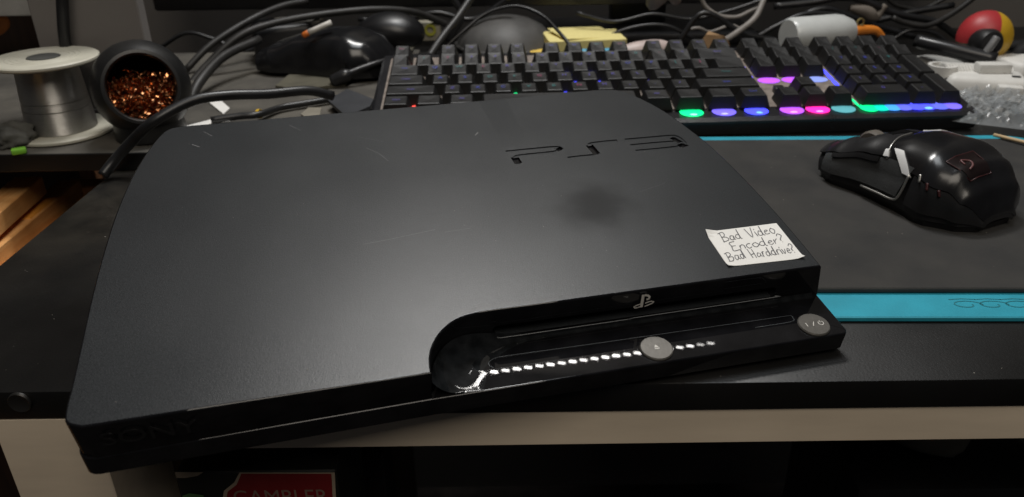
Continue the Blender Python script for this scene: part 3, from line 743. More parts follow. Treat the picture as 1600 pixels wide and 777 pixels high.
# square badge on the hump
bd = obj('badge', mpatch(.10, .22, .36, .50, 0.0003, 8, 8, None, .0006), mat('badge black', (0.012, 0.007, 0.007), 0.3), mouse)
bq = [(.10, .36), (.10, .43), (.10, .50), (.16, .50), (.22, .50), (.22, .43), (.22, .36), (.16, .36), (.10, .36)]
obj('badge_frame', tube([mpt(s_, a_, 0.0004) for s_, a_ in bq], 0.0003, 6, 0), redm, bd)
obj('badge_mark', tube([mpt(s_, a_, 0.0005) for s_, a_ in [(.13, .40), (.14, .44), (.17, .46), (.19, .43), (.16, .415)]], 0.0006, 6, 4), mat('pale red print', (.13, .05, .05), .4), bd)

# ------------------------------------------------------------------ board and the things on it at the left
ZB = 0.0125
b1, b2 = at(40, 247, z=ZB), at(180, 232, z=ZB)
BY = (b1.y + b2.y) / 2
brot = math.atan2(b2.y - b1.y, b2.x - b1.x)
board = thing('shelf_board', 'dusty grey board with a black front edge lying across the desk back', 'board', (-0.40, BY, 0.0004))
me = rbox(0.62, 0.29, 0.0118, 0.0006, 1); me.transform(Matrix.Translation((0.0, 0.145, 0)))
obj('panel', me, DUSTY, board)
me = rbox(0.621, 0.0016, 0.0121, 0.0004, 1); me.transform(Matrix.Translation((0.0, -0.0008, -0.0001)))
obj('edge_strip', me, mat('black edge band', (0.008, 0.008, 0.008), 0.4), board)
ZB = 0.0124
# grey partition panel behind the spool
pa, pb = at(84, 182, z=ZB), at(243, 182, z=ZB)
part = thing('partition_panel', 'plain grey upright panel behind the solder spool and tip cleaner', 'panel', ((pa.x + pb.x) / 2, pa.y + .012, ZB + .0001))
obj('sheet', rbox(pb.x - pa.x, .012, .24, .0008, 1), mat('warm grey board', (.19, .175, .165), .85, var=.06, vscale=20), part)
obj('foot_strip', rbox(pb.x - pa.x - .004, .003, .004, .0004, 1), mat('grey foot strip', (.12, .11, .10), .8), part, loc=(0, -.0078, 0))
# solder spool
sp = at(100, 206, z=ZB)
spool = thing('solder_spool', 'white plastic spool wound with silver solder wire on the board', 'spool', (sp.x, sp.y, ZB + 0.0001))
ppx = (sp - CAM).length / F
Rf = 66 * ppx; HS = 0.050
ivory = mat('ivory plastic', (0.56, 0.54, 0.45), 0.5, var=0.06)
Rf2 = Rf * 1.0
fl = [(0, 0), (Rf2 - .001, 0), (Rf2, .001), (Rf2, .0024), (Rf2 - .001, .0032), (0, .0032)]
obj('flange', lathe(fl, 56), ivory, spool)
obj('flange', lathe(fl[:0] + [(0.0108, 0), (Rf2 - .001, 0), (Rf2, .001), (Rf2, .0024), (Rf2 - .001, .0032), (.0108, .0032), (0.0108, 0)], 56), ivory, spool, loc=(0, 0, HS))
obj('hub_hole', lathe([(0.0, .0005), (0.0104, .0005), (0.0103, .0036), (0.0, .0042)], 32), mat('grey hub', (0.07, 0.072, 0.066), 0.7), spool, loc=(0, 0, HS))
for rr in (.016, .0195, .023): obj('moulded_ring', lathe([(rr, .0031), (rr + .0004, .0035), (rr + .0008, .0031)], 48), ivory, spool, loc=(0, 0, HS))
prof = []; z = .0034; rw = Rf2 * 0.66
while z < HS - 0.0002:
    rr = rw - 0.0022 * ((z - .0034) / HS) * 1.6
    if abs(z - .024) < .0007 or abs(z - .019) < .0005: rr -= .0006
    prof += [(rr - .00022, z), (rr, z + .0003), (rr - .00022, z + .0006)]; z += .00062
obj('solder_wire', lathe([(0.0, .0034)] + prof + [(0.0, HS - .0001)], 48, ang=80), mat('solder', (0.46, 0.45, 0.43), 0.30, metal=0.9, var=0.1, vscale=200, stretch=(1, 1, 12)), spool)
# brass sponge holder
hp = at(222, 224, z=ZB)
k_ = (hp - CAM).length / F
hr = 66 * k_
hold = thing('tip_cleaner', 'round black tip cleaner pot holding curly copper wool on the board', 'tip cleaner', (hp.x, hp.y + hr * .55, ZB + 0.0001))
# pot: sphere-like shell with a wide opening facing the viewer and up
od = (CAM + Vector((0, 0, -0.05)) - (hold.location + Vector((0, 0, hr)))).normalized()
q_ = Vector((0, 0, 1)).rotation_difference((od + Vector((0, 0, .10))).normalized())
oa = radians(49)
prof = [(0, -hr)] + [(hr * sin(t), -hr * cos(t)) for t in [k * (pi - oa) / 26 for k in range(1, 27)]]
ri = hr * sin(oa); zi = hr * cos(oa)
prof += [(ri - .0008, zi + .0012), (ri - .0022, zi + .0010), (ri - .0032, zi - .001), (ri - .0034, zi - .006)]
prof += [((hr - .004) * sin(t), -(hr - .004) * cos(t)) for t in [(pi - oa * 1.1) * (1 - k / 20) for k in range(1, 20)]] + [(0, -(hr - .004))]
potm = mat('black moulded plastic', (0.013, 0.013, 0.013), 0.38, var=0.2, bump=0.1)
po = obj('pot', lathe(prof, 56, ang=50), potm, hold, loc=(0, 0, hr * 1.05)); po.rotation_mode = 'QUATERNION'; po.rotation_quaternion = q_
obj('pot_base', lathe([(hr * .70, 0), (hr * .74, .001), (hr * .72, .012), (hr * .62, hr * .36), (0, hr * .36)], 48), potm, hold)
rimm = mat('rim edge', (0.025, 0.025, 0.025), 0.3)
rim = obj('rim', lathe([(ri - .001, zi + .0010), (ri, zi + .0016), (ri - .002, zi + .0019), (ri - .0026, zi + .0011)], 56, cap=False), rimm, hold, loc=(0, 0, hr * 1.05)); rim.rotation_mode = 'QUATERNION'; rim.rotation_quaternion = q_
g = []
RW = hr - .0055
for i in range(4200):
    # point in the lower part of the bowl, as seen through the opening
    while True:
        a = Vector((random.uniform(-1, 1), random.uniform(-1, 1), random.uniform(-1, 1)))
        if a.length < 0.96: break
    p = a * RW
    lim = zi - .004
    pw = q_ @ p
    if p.z > lim or p.z < lim - 0.016 or pw.z > 0.006 + random.uniform(-.004, .006): continue
    n_ = random.randint(6, 11); rad = random.uniform(.0010, .0024); ax = Vector((random.gauss(0, 1), random.gauss(0, 1), random.gauss(0, 1))).normalized()
    e1 = ax.orthogonal().normalized(); e2 = ax.cross(e1); pts = []; ph = random.random() * 6; pit = random.uniform(-.0009, .0009)
    for j in range(n_):
        t = ph + j * .75; c = pw + e1 * rad * cos(t) + e2 * rad * sin(t) + ax * pit * j
        pts.append(c)
    V = []; Fs = []; wv = random.uniform(.00035, .0008)
    for j, c in enumerate(pts): V += [c - ax * wv, c + ax * wv]
    for j in range(n_ - 1): Fs.append((2 * j, 2 * j + 1, 2 * j + 3, 2 * j + 2))
    g.append((V, Fs))
obj('copper_wool', merge(g), mat('copper wool', (0.66, 0.29, 0.13), 0.26, metal=1.0, var=0.25, vscale=200), hold, loc=(0, 0, hr * 1.05), kind='stuff')
# small things on the board's left end
q = at(22, 226, z=ZB)
obj('grey_plastic_scrap', blob(.016, .012, .010, 3, .25, 2.5), mat('grey scrap', (0.10, 0.10, 0.09), .7, var=.3), loc=(q.x, q.y, ZB), label='lumpy grey plastic scrap beside the solder spool base', cat='scrap')
q = at(27, 243, z=ZB)
obj('green_clip', rbox(.009, .006, .004, .0012), mat('lime plastic', (0.22, 0.55, 0.05), .4), loc=(q.x, q.y + .003, ZB + .0001), rot=(0, 0, .5), label='small lime green plastic clip near the board edge', cat='clip')

# wooden crate standing left of the desk
crate = thing('wooden_crate', 'slatted orange brown wooden crate on the floor left of the desk', 'crate', (-0.36, 0.16, -0.73))
wood = mat('rough pine', (0.72, 0.31, 0.085), 0.75, col2=(0.85, 0.46, 0.17), vscale=22, stretch=(14, 1.2, 14), bump=0.3, bscale=150)
wood2 = mat('orange stained pine', (0.62, 0.22, 0.02), 0.65, col2=(0.75, 0.32, 0.05), vscale=22, stretch=(14, 1.2, 14))
def plank(P, Q, wd, hh, m, nm='slat'):
    P = Vector(P); Q = Vector(Q); d = Q - P; L = d.length
    me = rbox(wd, L, hh, .0008, 1); 
    rot = d.to_track_quat('Y', 'Z').to_matrix().to_4x4()
    me.transform(Matrix.Translation((P + Q) / 2 - Vector((-0.36, 0.16, -0.73)) - Vector((0, 0, hh))) @ rot)
    obj(nm, me, m, crate)
for (a, c, z, wd, m) in (((-60, 362), (44, 276), -.022, .020, wood), ((-60, 418), (108, 281), -.040, .017, wood), ((-60, 490), (96, 342), -.055, .018, wood)):
    P = at(*a, z=z); Q = at(*c, z=z); plank(P, Q, wd, .014, m)
P = at(24, 342, z=-.0392); Q = at(66, 308, z=-.0392); plank(P, Q, .0205, .006, wood2, 'stained_patch')
P = at(112, 285, z=-.045)
for k in range(2):
    me = rbox(.05, .018, .68, .001, 1); me.transform(Matrix.Translation((P.x + .012 + .36, P.y + .012 - .16 - k * .36, 0))); obj('corner_post', me, wood, crate)
# cabinet, box and posts far left
p1, p2 = at(62, 40, y=.548), at(90, 40, y=.548)
CX = p1.x - .23
cab = thing('wooden_cabinet', 'dark brown wooden cabinet standing behind the spool by the wall', 'cabinet', (CX, 0.63, -0.73))
dkw = mat('dark stained wood', (0.030, 0.016, 0.010), 0.6, col2=(0.055, 0.028, 0.015), vscale=16, stretch=(10, 10, 1))
obj('carcass', rbox(.46, .14, 1.4, .002), dkw, cab)
me = rbox(abs(p2.x - p1.x), .012, 1.4, .001); me.transform(Matrix.Translation(((p1.x + p2.x) / 2 - CX, -.078, 0))); obj('front_edge', me, mat('brown edge wood', (0.22, 0.10, 0.045), .6, var=.25, stretch=(10, 10, 1)), cab)
q = at(24, 18, y=.50)
obj('paper_box', rbox(.12, .05, .08, .002), mat('pale grey card', (0.42, 0.41, 0.39), .7), loc=(q.x - .03, q.y, q.z), label='pale grey box in front of the dark cabinet, above the spool', cat='box')
q = at(0, 48, y=.52)
bx = at(-20, 60, y=.52)
obj('orange_handle', tube([at(-20, 30, y=.52), at(2, 30, y=.52), at(6, 38, y=.52), at(-4, 48, y=.52), at(-20, 52, y=.52)], .005, 10), mat('orange plastic', (.55, .18, .04), .5), label='orange plastic loop handle hanging beside the dark cabinet', cat='handle')
HY = pa.y - .004
cable('hanging_cable', 'straight black cable hanging down the grey panel behind the spool', [at(95, -40, y=HY), at(97, 0, y=HY), at(99, 40, y=HY), at(103, 78, y=HY), at(106, 110, y=HY)], .0042, RUBBER)

# ------------------------------------------------------------------ cables at the back left
cable('thick_cable', 'thick black cable arching over the tip cleaner towards the console', [at(160, 275, z=.004), at(180, 250, z=.012), at(205, 222, y=.235), at(240, 190, y=.235), at(300, 158, y=.25), at(357, 149, y=.262), at(420, 147, y=.275), at(481, 142, y=.29), at(520, 150, y=.30)], .0034, RUBBER, n=12)
cable('grey_cable', 'dusty grey cable in the long outer arc over the glossy device', [at(285, 150, y=.42), at(318, 108, y=.44), at(372, 58, y=.46), at(430, 36, y=.48), at(510, 22, y=.50), at(590, 15, y=.52), at(650, 20, y=.54), at(700, 40, y=.56)], .0034, GREYCAB)
cable('grey_cable', 'dusty grey cable in the middle arc, rising behind the tip cleaner', [at(290, 110, y=.45), at(330, 70, y=.47), at(390, 32, y=.50), at(440, 10, y=.53), at(480, 2, y=.55)], .0032, GREYCAB)
cable('grey_cable', 'short dusty grey cable lowest of the bundle beside the tip cleaner', [at(295, 165, y=.36), at(312, 128, y=.38), at(350, 88, y=.42), at(405, 62, y=.46)], .0040, GREYCAB)
cable('black_cable', 'thin black cable with a yellow tie crossing the board behind the console', [at(330, 188, z=.016), at(372, 182, z=.017), at(405, 179, z=.017), at(440, 168, z=.016), at(500, 158, z=.016), at(545, 150, z=.016)], .0026, RUBBER)
q = at(405, 178, z=.017)
tie = obj('cable_tie', lathe([(.0030, -.0012), (.0034, -.0012), (.0034, .0012), (.0030, .0012), (.0030, -.0012)], 24), mat('yellow plastic', (.75, .48, .04), .4), loc=q, rot=(radians(85), 0, radians(70)), label='yellow tie ring round the thin black cable behind the console', cat='cable tie')
cable('black_cable', 'black cable with a moulded plug ending beside the keyboard back corner', [at(520, 128, y=.40), at(540, 118, y=.40), at(560, 109, y=.405), at(600, 96, y=.42), at(640, 90, y=.45), at(680, 86, y=.48)], lambda t: .0055 if t < .22 else (.0026 if t > .3 else .0055 - (t - .22) / .08 * .0029), RUBBER, n=12)
# scraps of paper
def slab(name, label, cat, px, z, hh, m):
    P = [at(*a, z=z) for a in px]; c = sum(P, Vector()) / len(P)
    pl = [Vector((p.x - c.x, p.y - c.y)) for p in P]
    ar = sum(pl[i - 1].x * pl[i].y - pl[i].x * pl[i - 1].y for i in range(len(pl)))
    if ar < 0: pl = pl[::-1]
    return obj(name, newmesh(name, *prism_geo(pl, [(0, 0), (0, hh)])), m, loc=(c.x, c.y, z - hh), label=label, cat=cat)
slab('paper_scrap', 'narrow white paper strip lying on the board beside the thick cable', 'paper', [(322, 156), (342, 154), (359, 169), (349, 178)], ZB + .0008, .0006, PAPER)
slab('paper_scrap', 'long white paper sliver showing along the console back edge', 'paper', [(262, 204), (340, 184), (360, 190), (358, 198), (270, 206)], ZB + .0008, .0006, PAPER)
slab('paper_scrap', 'tiny white paper corner poking out beside the console back corner', 'paper', [(247, 206), (262, 200), (264, 206), (252, 214)], ZB + .0008, .0006, PAPER)
slab('plastic_tile', 'dark grey square plastic tile leaning on the cables behind the console', 'tile', [(512, 156), (543, 139), (584, 155), (578, 166), (548, 179), (536, 177)], .020, .0025, mat('dark grey tile', (0.035, 0.037, 0.042), .5))
slab('silver_card', 'small pale grey card under the tile beside the keyboard corner', 'card', [(470, 178), (482, 168), (502, 168), (500, 180), (478, 184)], ZB + .001, .0008, mat('pale grey card stock', (.22, .20, .16), .6))

# ------------------------------------------------------------------ glossy black device at the back left (another mouse)
q = at(505, 128, z=ZB)
ML_keep = ML; ML = 0.125
m2 = thing('computer_mouse', 'old glossy black mouse lying on the dusty board among grey cables', 'mouse', (q.x, q.y + .035, ZB + .0001), radians(72))
obj('shell', mpatch(0, 1, .0, 1.0, 0.0, 30, 40), mat('glossy grey black', (.010, .010, .011), .2, var=.2), m2)
obj('button_seam', tube([mpt(s, .5, .0003) for s in (.55, .65, .75, .85, .95)], .0006, 6, 4), SILVER, m2)
obj('side_strip', mpatch(.3, .8, .82, .92, .0008, 12, 6), mat('grey strip', (.05, .05, .05), .4), m2)
ML = ML_keep
q = at(425, 110, z=ZB)
obj('power_adapter', rbox(.055, .05, .034, .006, 3), BLACK_PL, loc=(q.x, q.y + .05, ZB + .0001), rot=(0, 0, .3), label='black power adapter block beside the old glossy mouse', cat='adapter')
q = at(612, 66, y=.50)
obj('black_capsule', blob(.032, .022, .019, 5, .03, 1.5), mat('soft black', (.008, .008, .009), .35), loc=(q.x, .50, max(ZB, q.z - .002)), rot=(0, 0, 0), label='smooth black rounded case lying behind the old mouse', cat='case')
st = thing('marker_stub', 'short white stick with an orange tip lying across the old mouse', 'stick', at(492, 47, y=.43))
st_d = [at(474, 56, y=.43) - st.location, at(482, 51, y=.43) - st.location, at(518, 35, y=.435) - st.location]
obj('stick', tube(st_d[1:], .0024, 10, 3), WHITEPL, st)
obj('orange_tip', tube(st_d[:2], .0026, 10, 3), mat('orange tip', (.6, .15, .02), .5), st)
pl1 = mat('grey aluminium', (.16, .15, .13), .5, metal=.3)
for k, (a, c) in enumerate((((405, 42), (500, 32)), ((430, 34), (505, 27)))):
    P = at(*a, y=.50 + .02 * k); Q = at(*c, y=.50 + .02 * k); d = Q - P
    obj('metal_bar', tube([P - (P + Q) / 2, Vector(), Q - (P + Q) / 2], .0036, 4, 2), pl1, loc=(P + Q) / 2, label=('lower' if k == 0 else 'upper') + ' grey metal bar of the pair behind the old mouse', cat='bar', group='metal bars')
slab('khaki_pouch', 'flat khaki pouch under the old mouse on the board', 'pouch', [(430, 134), (452, 116), (560, 108), (640, 92), (650, 62), (580, 55), (540, 130), (470, 140)], ZB + .003, .0026, mat('khaki cloth', (.085, .078, .055), .9, var=.2))
# connector block with two yellow rings
q = at(662, 62, y=.56)
cb = thing('connector_block', 'small beige connector block with two yellow rings behind the keyboard', 'connector', (q.x, .56, max(.001, q.z)))
obj('block', rbox(.036, .014, .018, .001), mat('beige connector', (.30, .28, .22), .6, var=.2), cb)
for sx in (-.009, .008):
    obj('ring', lathe([(.0032, 0), (.0058, 0), (.0058, .0016), (.0032, .0016), (.0032, 0)], 24), mat('olive yellow', (.42, .42, .06), .4), cb, loc=(sx, -.0072, .011), rot=(pi / 2, 0, 0))
# cables above the keyboard
cable('black_cable', 'straight dark cable slanting up from the keyboard back to the monitor', [at(666, 96, y=.47), at(690, 60, y=.49), at(715, 28, y=.51), at(738, -6, y=.53)], .0036, mat('dark grey cable', (.030, .029, .028), .45))
cable('black_cable', 'thin black cable looping in a high arch behind the grey dome', [at(694, 76, y=.50), at(725, 48, y=.51), at(762, 20, y=.52), at(808, 10, y=.52), at(848, 25, y=.51), at(875, 52, y=.50), at(890, 70, y=.49)], .0017, RUBBER)
tang = [[(900, 20), (960, 34), (1020, 22), (1080, 30), (1150, 14), (1210, -8)], [(1180, 60), (1215, 40), (1260, 22), (1320, 26), (1380, 44), (1430, 58)],
        [(1210, 10), (1270, 4), (1330, -4), (1400, 22), (1460, 34), (1500, 60)], [(1395, 62), (1420, 48), (1455, 50), (1480, 66)], [(560, 30), (620, 34), (680, 20), (740, 30), (800, -6)],
        [(700, 66), (720, 30), (712, 4), (690, -20)], [(250, 75), (290, 52), (330, 60), (380, 80), (410, 70)], [(1060, 66), (1100, 20), (1160, 52), (1210, 62)], [(1240, 30), (1290, 14), (1350, 34), (1420, 20), (1490, 8)], [(930, 66), (985, 44), (1040, 40), (1085, 62)]]
TL = ['black cable waving along under the monitor above the sticky notes', 'black cable arching over the white glue bottle', 'black cable dipping from the monitor edge towards the toy ball', 'short black cable hump between the glue bottle nozzle and clamp bar', 'black cable running under the monitor above the connector block', 'black cable standing upright beside the small connector block', 'short wavy black cable behind the tip cleaner and grey cables', 'black cable making a sharp peak behind the cardboard piece', 'black cable weaving behind the tan strap end', 'low black cable arching over the pinkish squeeze tube']
for k, L in enumerate(tang):
    yy = .585 - .012 * (k % 4)
    pts = []
    for a in L:
        p_ = at(*a, y=yy); p_.z = max(p_.z, .006); pts.append(p_)
    cable('tangled_cable', TL[k], pts, (.0020, .0028, .0034)[k % 3], RUBBER, group='tangled black cables at the back of the desk')
# grey dome
q = at(790, 78, z=0.001)
dome = thing('grey_dome', 'dusty grey domed lid lying behind the keyboard under the cable arch', 'lid', (q.x, q.y + .02, .0004))
kd = (q - CAM).length / F
obj('dome', lathe([(75 * kd, 0), (76 * kd, .003), (70 * kd, .012), (56 * kd, .022), (36 * kd, .029), (16 * kd, .032), (0, .033)], 48), mat('dusty grey plastic', (.075, .073, .070), .55, var=.2, bump=.2), dome)
obj('lip', lathe([(76 * kd, .001), (79 * kd, .002), (79 * kd, .004), (75.5 * kd, .005)], 48), mat('dusty grey rim', (.055, .053, .050), .6), dome)
# sticky notes
q = at(905, 68, y=.545)
sn = thing('sticky_notes', 'thick pad of pale yellow sticky notes lying behind the keyboard', 'sticky notes', (q.x, .565, .0004), radians(6))
yel = mat('pale yellow paper', (.78, .68, .28), .8, var=.06, vscale=400, stretch=(1, 1, 30)); yel2 = mat('deep yellow paper', (.72, .50, .10), .8, var=.05)
obj('pad', rbox(.078, .05, .012, .0004, 1), yel, sn, loc=(.006, 0, .0051))
obj('pad', rbox(.084, .05, .0050, .0004, 1), yel2, sn, loc=(-.008, .004, 0))
obj('loose_sheet', rbox(.060, .045, .0006, 0), yel, sn, loc=(.006, .004, .0182), rot=(radians(3), radians(3), .25))
# pale blue pen and the little tube
blu = mat('light blue plastic', (.10, .42, .62), .4)
q = at(932, 78, y=.50)
obj('blue_pen', tube([Vector((-.028, 0, 0)), Vector((0, 0, 0)), Vector((.026, .004, 0))], .0065, 12, 4), blu, loc=(q.x, .50, .012), label='light blue plastic tube lying between the keyboard and sticky notes', cat='tube')
q = at(1015, 64, y=.52)
tb = thing('ointment_tube', 'crumpled pinkish white squeeze tube lying behind the keyboard', 'tube', (q.x, .52, .0004), radians(8))
pk = mat('pinkish white plastic', (.55, .45, .42), .45, var=.15, vscale=30)
obj('body', tube([Vector((-.026, 0, .009)), Vector((-.012, 0, .010)), Vector((.008, 0, .011)), Vector((.018, 0, .011))], lambda t: .0075 + .003 * sin(3 * t), 16), pk, tb)
obj('cap', tube([Vector((.0185, 0, .011)), Vector((.024, 0, .011)), Vector((.030, 0, .011))], .0078, 16), mat('white cap', (.68, .62, .60), .4), tb)
# cardboard piece
q = at(1112, 66, y=.52)
cbd = thing('cardboard_piece', 'folded brown cardboard piece standing behind the keyboard', 'cardboard', (q.x, .52, .0004), radians(-15))
cbm = mat('brown cardboard', (.36, .22, .11), .85, var=.15)
V = [(-.020, -.006, 0), (.014, -.006, 0), (.014, .010, 0), (-.020, .010, 0), (-.006, -.004, .026), (.010, -.005, .026), (.012, .008, .022), (-.004, .008, .027)]
obj('body', newmesh('cb', V, [(0, 1, 2, 3), (4, 5, 6, 7), (0, 1, 5, 4), (1, 2, 6, 5), (2, 3, 7, 6), (3, 0, 4, 7)]), cbm, cbd)
obj('flap', newmesh('fl', [(.0145, -.007, 0), (.020, -.006, .004), (.016, -.004, .020), (.0106, -.0054, .0262), (.0145, -.006, 0), (.020, -.005, .004), (.016, -.003, .020), (.0106, -.0044, .0262)], [(0, 1, 2, 3), (4, 5, 6, 7), (0, 1, 5, 4), (1, 2, 6, 5), (2, 3, 7, 6)]), mat('dark cardboard', (.20, .12, .06), .85), cbd)
whc = mat('grey white cable', (.24, .22, .20), .5, var=.2)
cable('pale_cable', 'pale grey cable rising steeply right of the cardboard piece', [at(1128, 66, y=.52), at(1150, 52, y=.53), at(1178, 30, y=.54), at(1190, 8, y=.55), at(1198, -15, y=.56)], .0030, whc)
cable('pale_cable', 'pale grey cable curling down from the monitor behind the cardboard', [at(1094, -8, y=.58), at(1102, 10, y=.58), at(1122, 24, y=.58), at(1150, 27, y=.58), at(1172, 18, y=.58), at(1192, 10, y=.575)], .0022, whc)
cable('pale_cable', 'short pale wire tangle lying flat between cardboard and pale cable', [at(1078, 46, y=.56), at(1092, 44, y=.56), at(1110, 50, y=.565), at(1140, 40, y=.57), at(1155, 44, y=.57)], .0016, whc)
# hanging ornaments under the monitor
hm = mat('pinkish shell', (.30, .25, .23), .6, var=.2)
for (px, py, s, lb) in ((1022, 2, 1.0, 'larger pinkish plug hanging under the monitor above the tube'), (1056, -2, .75, 'smaller pinkish plug hanging beside the larger one under the monitor')):
    q = at(px, py, y=.50)
    obj('hanging_plug', lathe([(0, -.009 * s), (.005 * s, -.006 * s), (.010 * s, .003 * s), (.012 * s, .012 * s), (.011 * s, .03), (0, .03)], 20), hm, loc=q, rot=(radians(10), radians(20 * (1 if s == 1 else -1)), 0), label=lb, cat='plug')
# glue bottle
q0, q1 = at(1230, 66, y=.47), at(1328, 76, y=.49)
dd = (q1 - q0); dd.z = 0
gb = thing('glue_bottle', 'translucent white glue bottle with orange nozzle lying behind the keyboard', 'bottle', (q0.x, q0.y, .0335), math.atan2(dd.y, dd.x))
gl = mat('milky plastic', (.62, .64, .63), .3, var=.05, trans=.15)
L = dd.length; rb = .0165
me = lathe([(0, 0), (rb - .002, 0), (rb, .003), (rb, L * .70), (rb - .001, L * .80), (rb - .005, L * .94), (.006, L * .99), (.005, L), (0, L)], 40)
me.transform(Matrix.Rotation(pi / 2, 4, 'Y'))
obj('body', me, gl, gb)
org = mat('orange cap plastic', (.75, .24, .03), .4)
obj('nozzle', tube([Vector((L - .001, 0, 0)), Vector((L + .012, 0, 0)), Vector((L + .024, -.001, -.001)), Vector((L + .033, -.002, -.008))], lambda t: .0052 - .0022 * t, 14), org, gb)
obj('wire_ring', lathe([(.0028, 0), (.0040, 0), (.0040, .0014), (.0028, .0014), (.0028, 0)], 20), mat('olive wire', (.25, .20, .08), .4), gb, loc=(L + .006, 0, .0075), rot=(pi / 2, 0, 0))
for dx in (.02, .06):   # cradle under the bottle
    pass
obj('bottle_prop', rbox(.07, .030, .0162, .001), mat('black box card', (.012, .012, .013), .6), loc=(q0.x + .045, q0.y + .008, .0004), rot=(0, 0, math.atan2(dd.y, dd.x)), label='flat black box propping up the glue bottle', cat='box')
# tan sleeve
cable('tan_strap', 'tan grey strap end hanging behind the glue bottle', [at(1328, 12, y=.56), at(1352, 18, y=.56), at(1368, 26, y=.56), at(1384, 8, y=.56)], lambda t: .003 + .004 * sin(pi * min(1, t * 1.2)), mat('tan grey cloth', (.14, .12, .10), .8))
cable('black_cable', 'black cable sagging in a wide bow behind the glue bottle', [at(1395, 28, y=.55), at(1415, 36, y=.55), at(1450, 40, y=.55), at(1490, 20, y=.56), at(1530, -10, y=.57)], .0028, GREYCAB)
cable('black_cable', 'black cable running up to the monitor behind the sagging bow', [at(1380, -10, y=.60), at(1400, 8, y=.60), at(1440, 14, y=.60), at(1480, -4, y=.60)], .0024, GREYCAB)
# red and yellow ball
q = at(1538, 58, y=.455); kb_ = (q - CAM).length / F
rbal = 34 * kb_
ball = thing('ball', 'red and yellow toy ball held on a black arm right of the keyboard', 'ball', (q.x, .455, q.z))
V1 = {'r': ([], []), 'y': ([], []), 'g': ([], [])}
def ball_sector(a0, a1):
    V = []; Fs = []; na, nb = 14, 20
    for i in range(na + 1):
        for j in range(nb + 1):
            ph = a0 + (a1 - a0) * i / na; th = pi * j / nb
            V.append((rbal * sin(th) * cos(ph), -rbal * cos(th) * .9, rbal * sin(th) * sin(ph)))
    for i in range(na):
        for j in range(nb): Fs.append((i * (nb + 1) + j, i * (nb + 1) + j + 1, (i + 1) * (nb + 1) + j + 1, (i + 1) * (nb + 1) + j))
    me = newmesh('sector', V, Fs, True)
    bm = bmesh.new(); bm.from_mesh(me); bmesh.ops.remove_doubles(bm, verts=bm.verts, dist=1e-6); bm.to_mesh(me); bm.free(); return me
bsec = ((radians(78), radians(190), (.40, .030, .035), 'red'), (radians(-80), radians(78), (.55, .33, .02), 'yellow'), (radians(190), radians(280), (.02, .10, .06), 'green'))
for a0, a1, c, nm in bsec: obj('sector', ball_sector(a0, a1), mat(nm + ' ball plastic', c, .45, var=.08), ball)
kn = Vector((-.013, -rbal * .90, .000))
obj('hub', lathe([(0, -.004), (.010, -.004), (.0115, 0), (.0115, .012), (.009, .016), (0, .017)], 32), BLACK_PL, ball, loc=kn, rot=(radians(80), 0, 0))
obj('hub_lever', tube([kn + Vector((.001, -.018, .008)), kn + Vector((-.004, -.020, 0)), kn + Vector((-.010, -.020, -.012))], .0032, 10), mat('grey lever', (.16, .16, .16), .35), ball)
P = [Vector((-.016, -.02, -.016)), Vector((-.008, -.012, -rbal * .9)), Vector((0, 0, -q.z + .006))]
obj('arm', tube(P, .007, 10), BLACK_PL, ball)
obj('foot', lathe([(.03, 0), (.03, .004), (.012, .008), (0, .008)], 32), BLACK_PL, ball, loc=(0, 0, -q.z + .0005))
# black clamp frames at the right
fr_ = mat('satin black metal', (.016, .016, .017), .32, var=.2)
for pts, r, lb in (([at(1432, 64, y=.45), at(1480, 76, y=.43), at(1556, 94, y=.41)], .006, 'long black clamp bar slanting below the toy ball'),
                   ([at(1554, 76, y=.47), at(1545, 98, y=.455), at(1532, 118, y=.44)], .0045, 'short black clamp leg under the toy ball'),
                   ([at(1556, 78, y=.46), at(1580, 72, y=.46), at(1625, 66, y=.46)], .004, 'thin dark rod running off to the right of the ball'),
                   ([at(1575, 106, y=.44), at(1592, 88, y=.45), at(1630, 60, y=.46)], .008, 'thick black tube beside the white connectors')):
    c = pts[1]; obj('clamp_bar', tube([p - c for p in pts], r, 10), fr_, loc=c, label=lb, cat='bar', group='black clamp bars')
# white things right of the keyboard
wt = mat('white nylon', (.66, .65, .62), .5, var=.06)
q = at(1468, 100, y=.44)
obj('white_cap', blob(.030, .016, .012, 9, .08, 1.5), mat('grey white shell', (.40, .40, .38), .4), loc=(q.x, .45, .0004), rot=(0, 0, -.35), label='grey white oval cap lying by the keyboard back right corner', cat='cap')
# ribbed hose
h0, h1_ = at(1470, 116, y=.41), at(1575, 121, y=.41)
d = h1_ - h0; hs = thing('ribbed_hose', 'white ribbed plastic hose beside the keyboard right end', 'hose', h0)
g = []; n = 22
prof = []
for i in range(n):
    x = i / n; prof += [(.0088, x * d.length), (.0102, (x + .25 / n) * d.length), (.0102, (x + .55 / n) * d.length), (.0088, (x + .8 / n) * d.length)]
me = lathe([(0, 0)] + prof + [(0, d.length)], 28, ang=25)
ho = obj('ribbed_sleeve', me, wt, hs); ho.rotation_mode = 'QUATERNION'; ho.rotation_quaternion = Vector((0, 0, 1)).rotation_difference(d.normalized())
obj('end_cuff', lathe([(.0085, 0), (.0115, 0), (.0115, .008), (.0085, .008), (.0085, 0)], 28), wt, hs).rotation_quaternion = (1, 0, 0, 0)
hs.children[-1].rotation_mode = 'QUATERNION'; hs.children[-1].rotation_quaternion = Vector((0, 0, 1)).rotation_difference(d.normalized())
hs.location.z = max(.0125, hs.location.z)
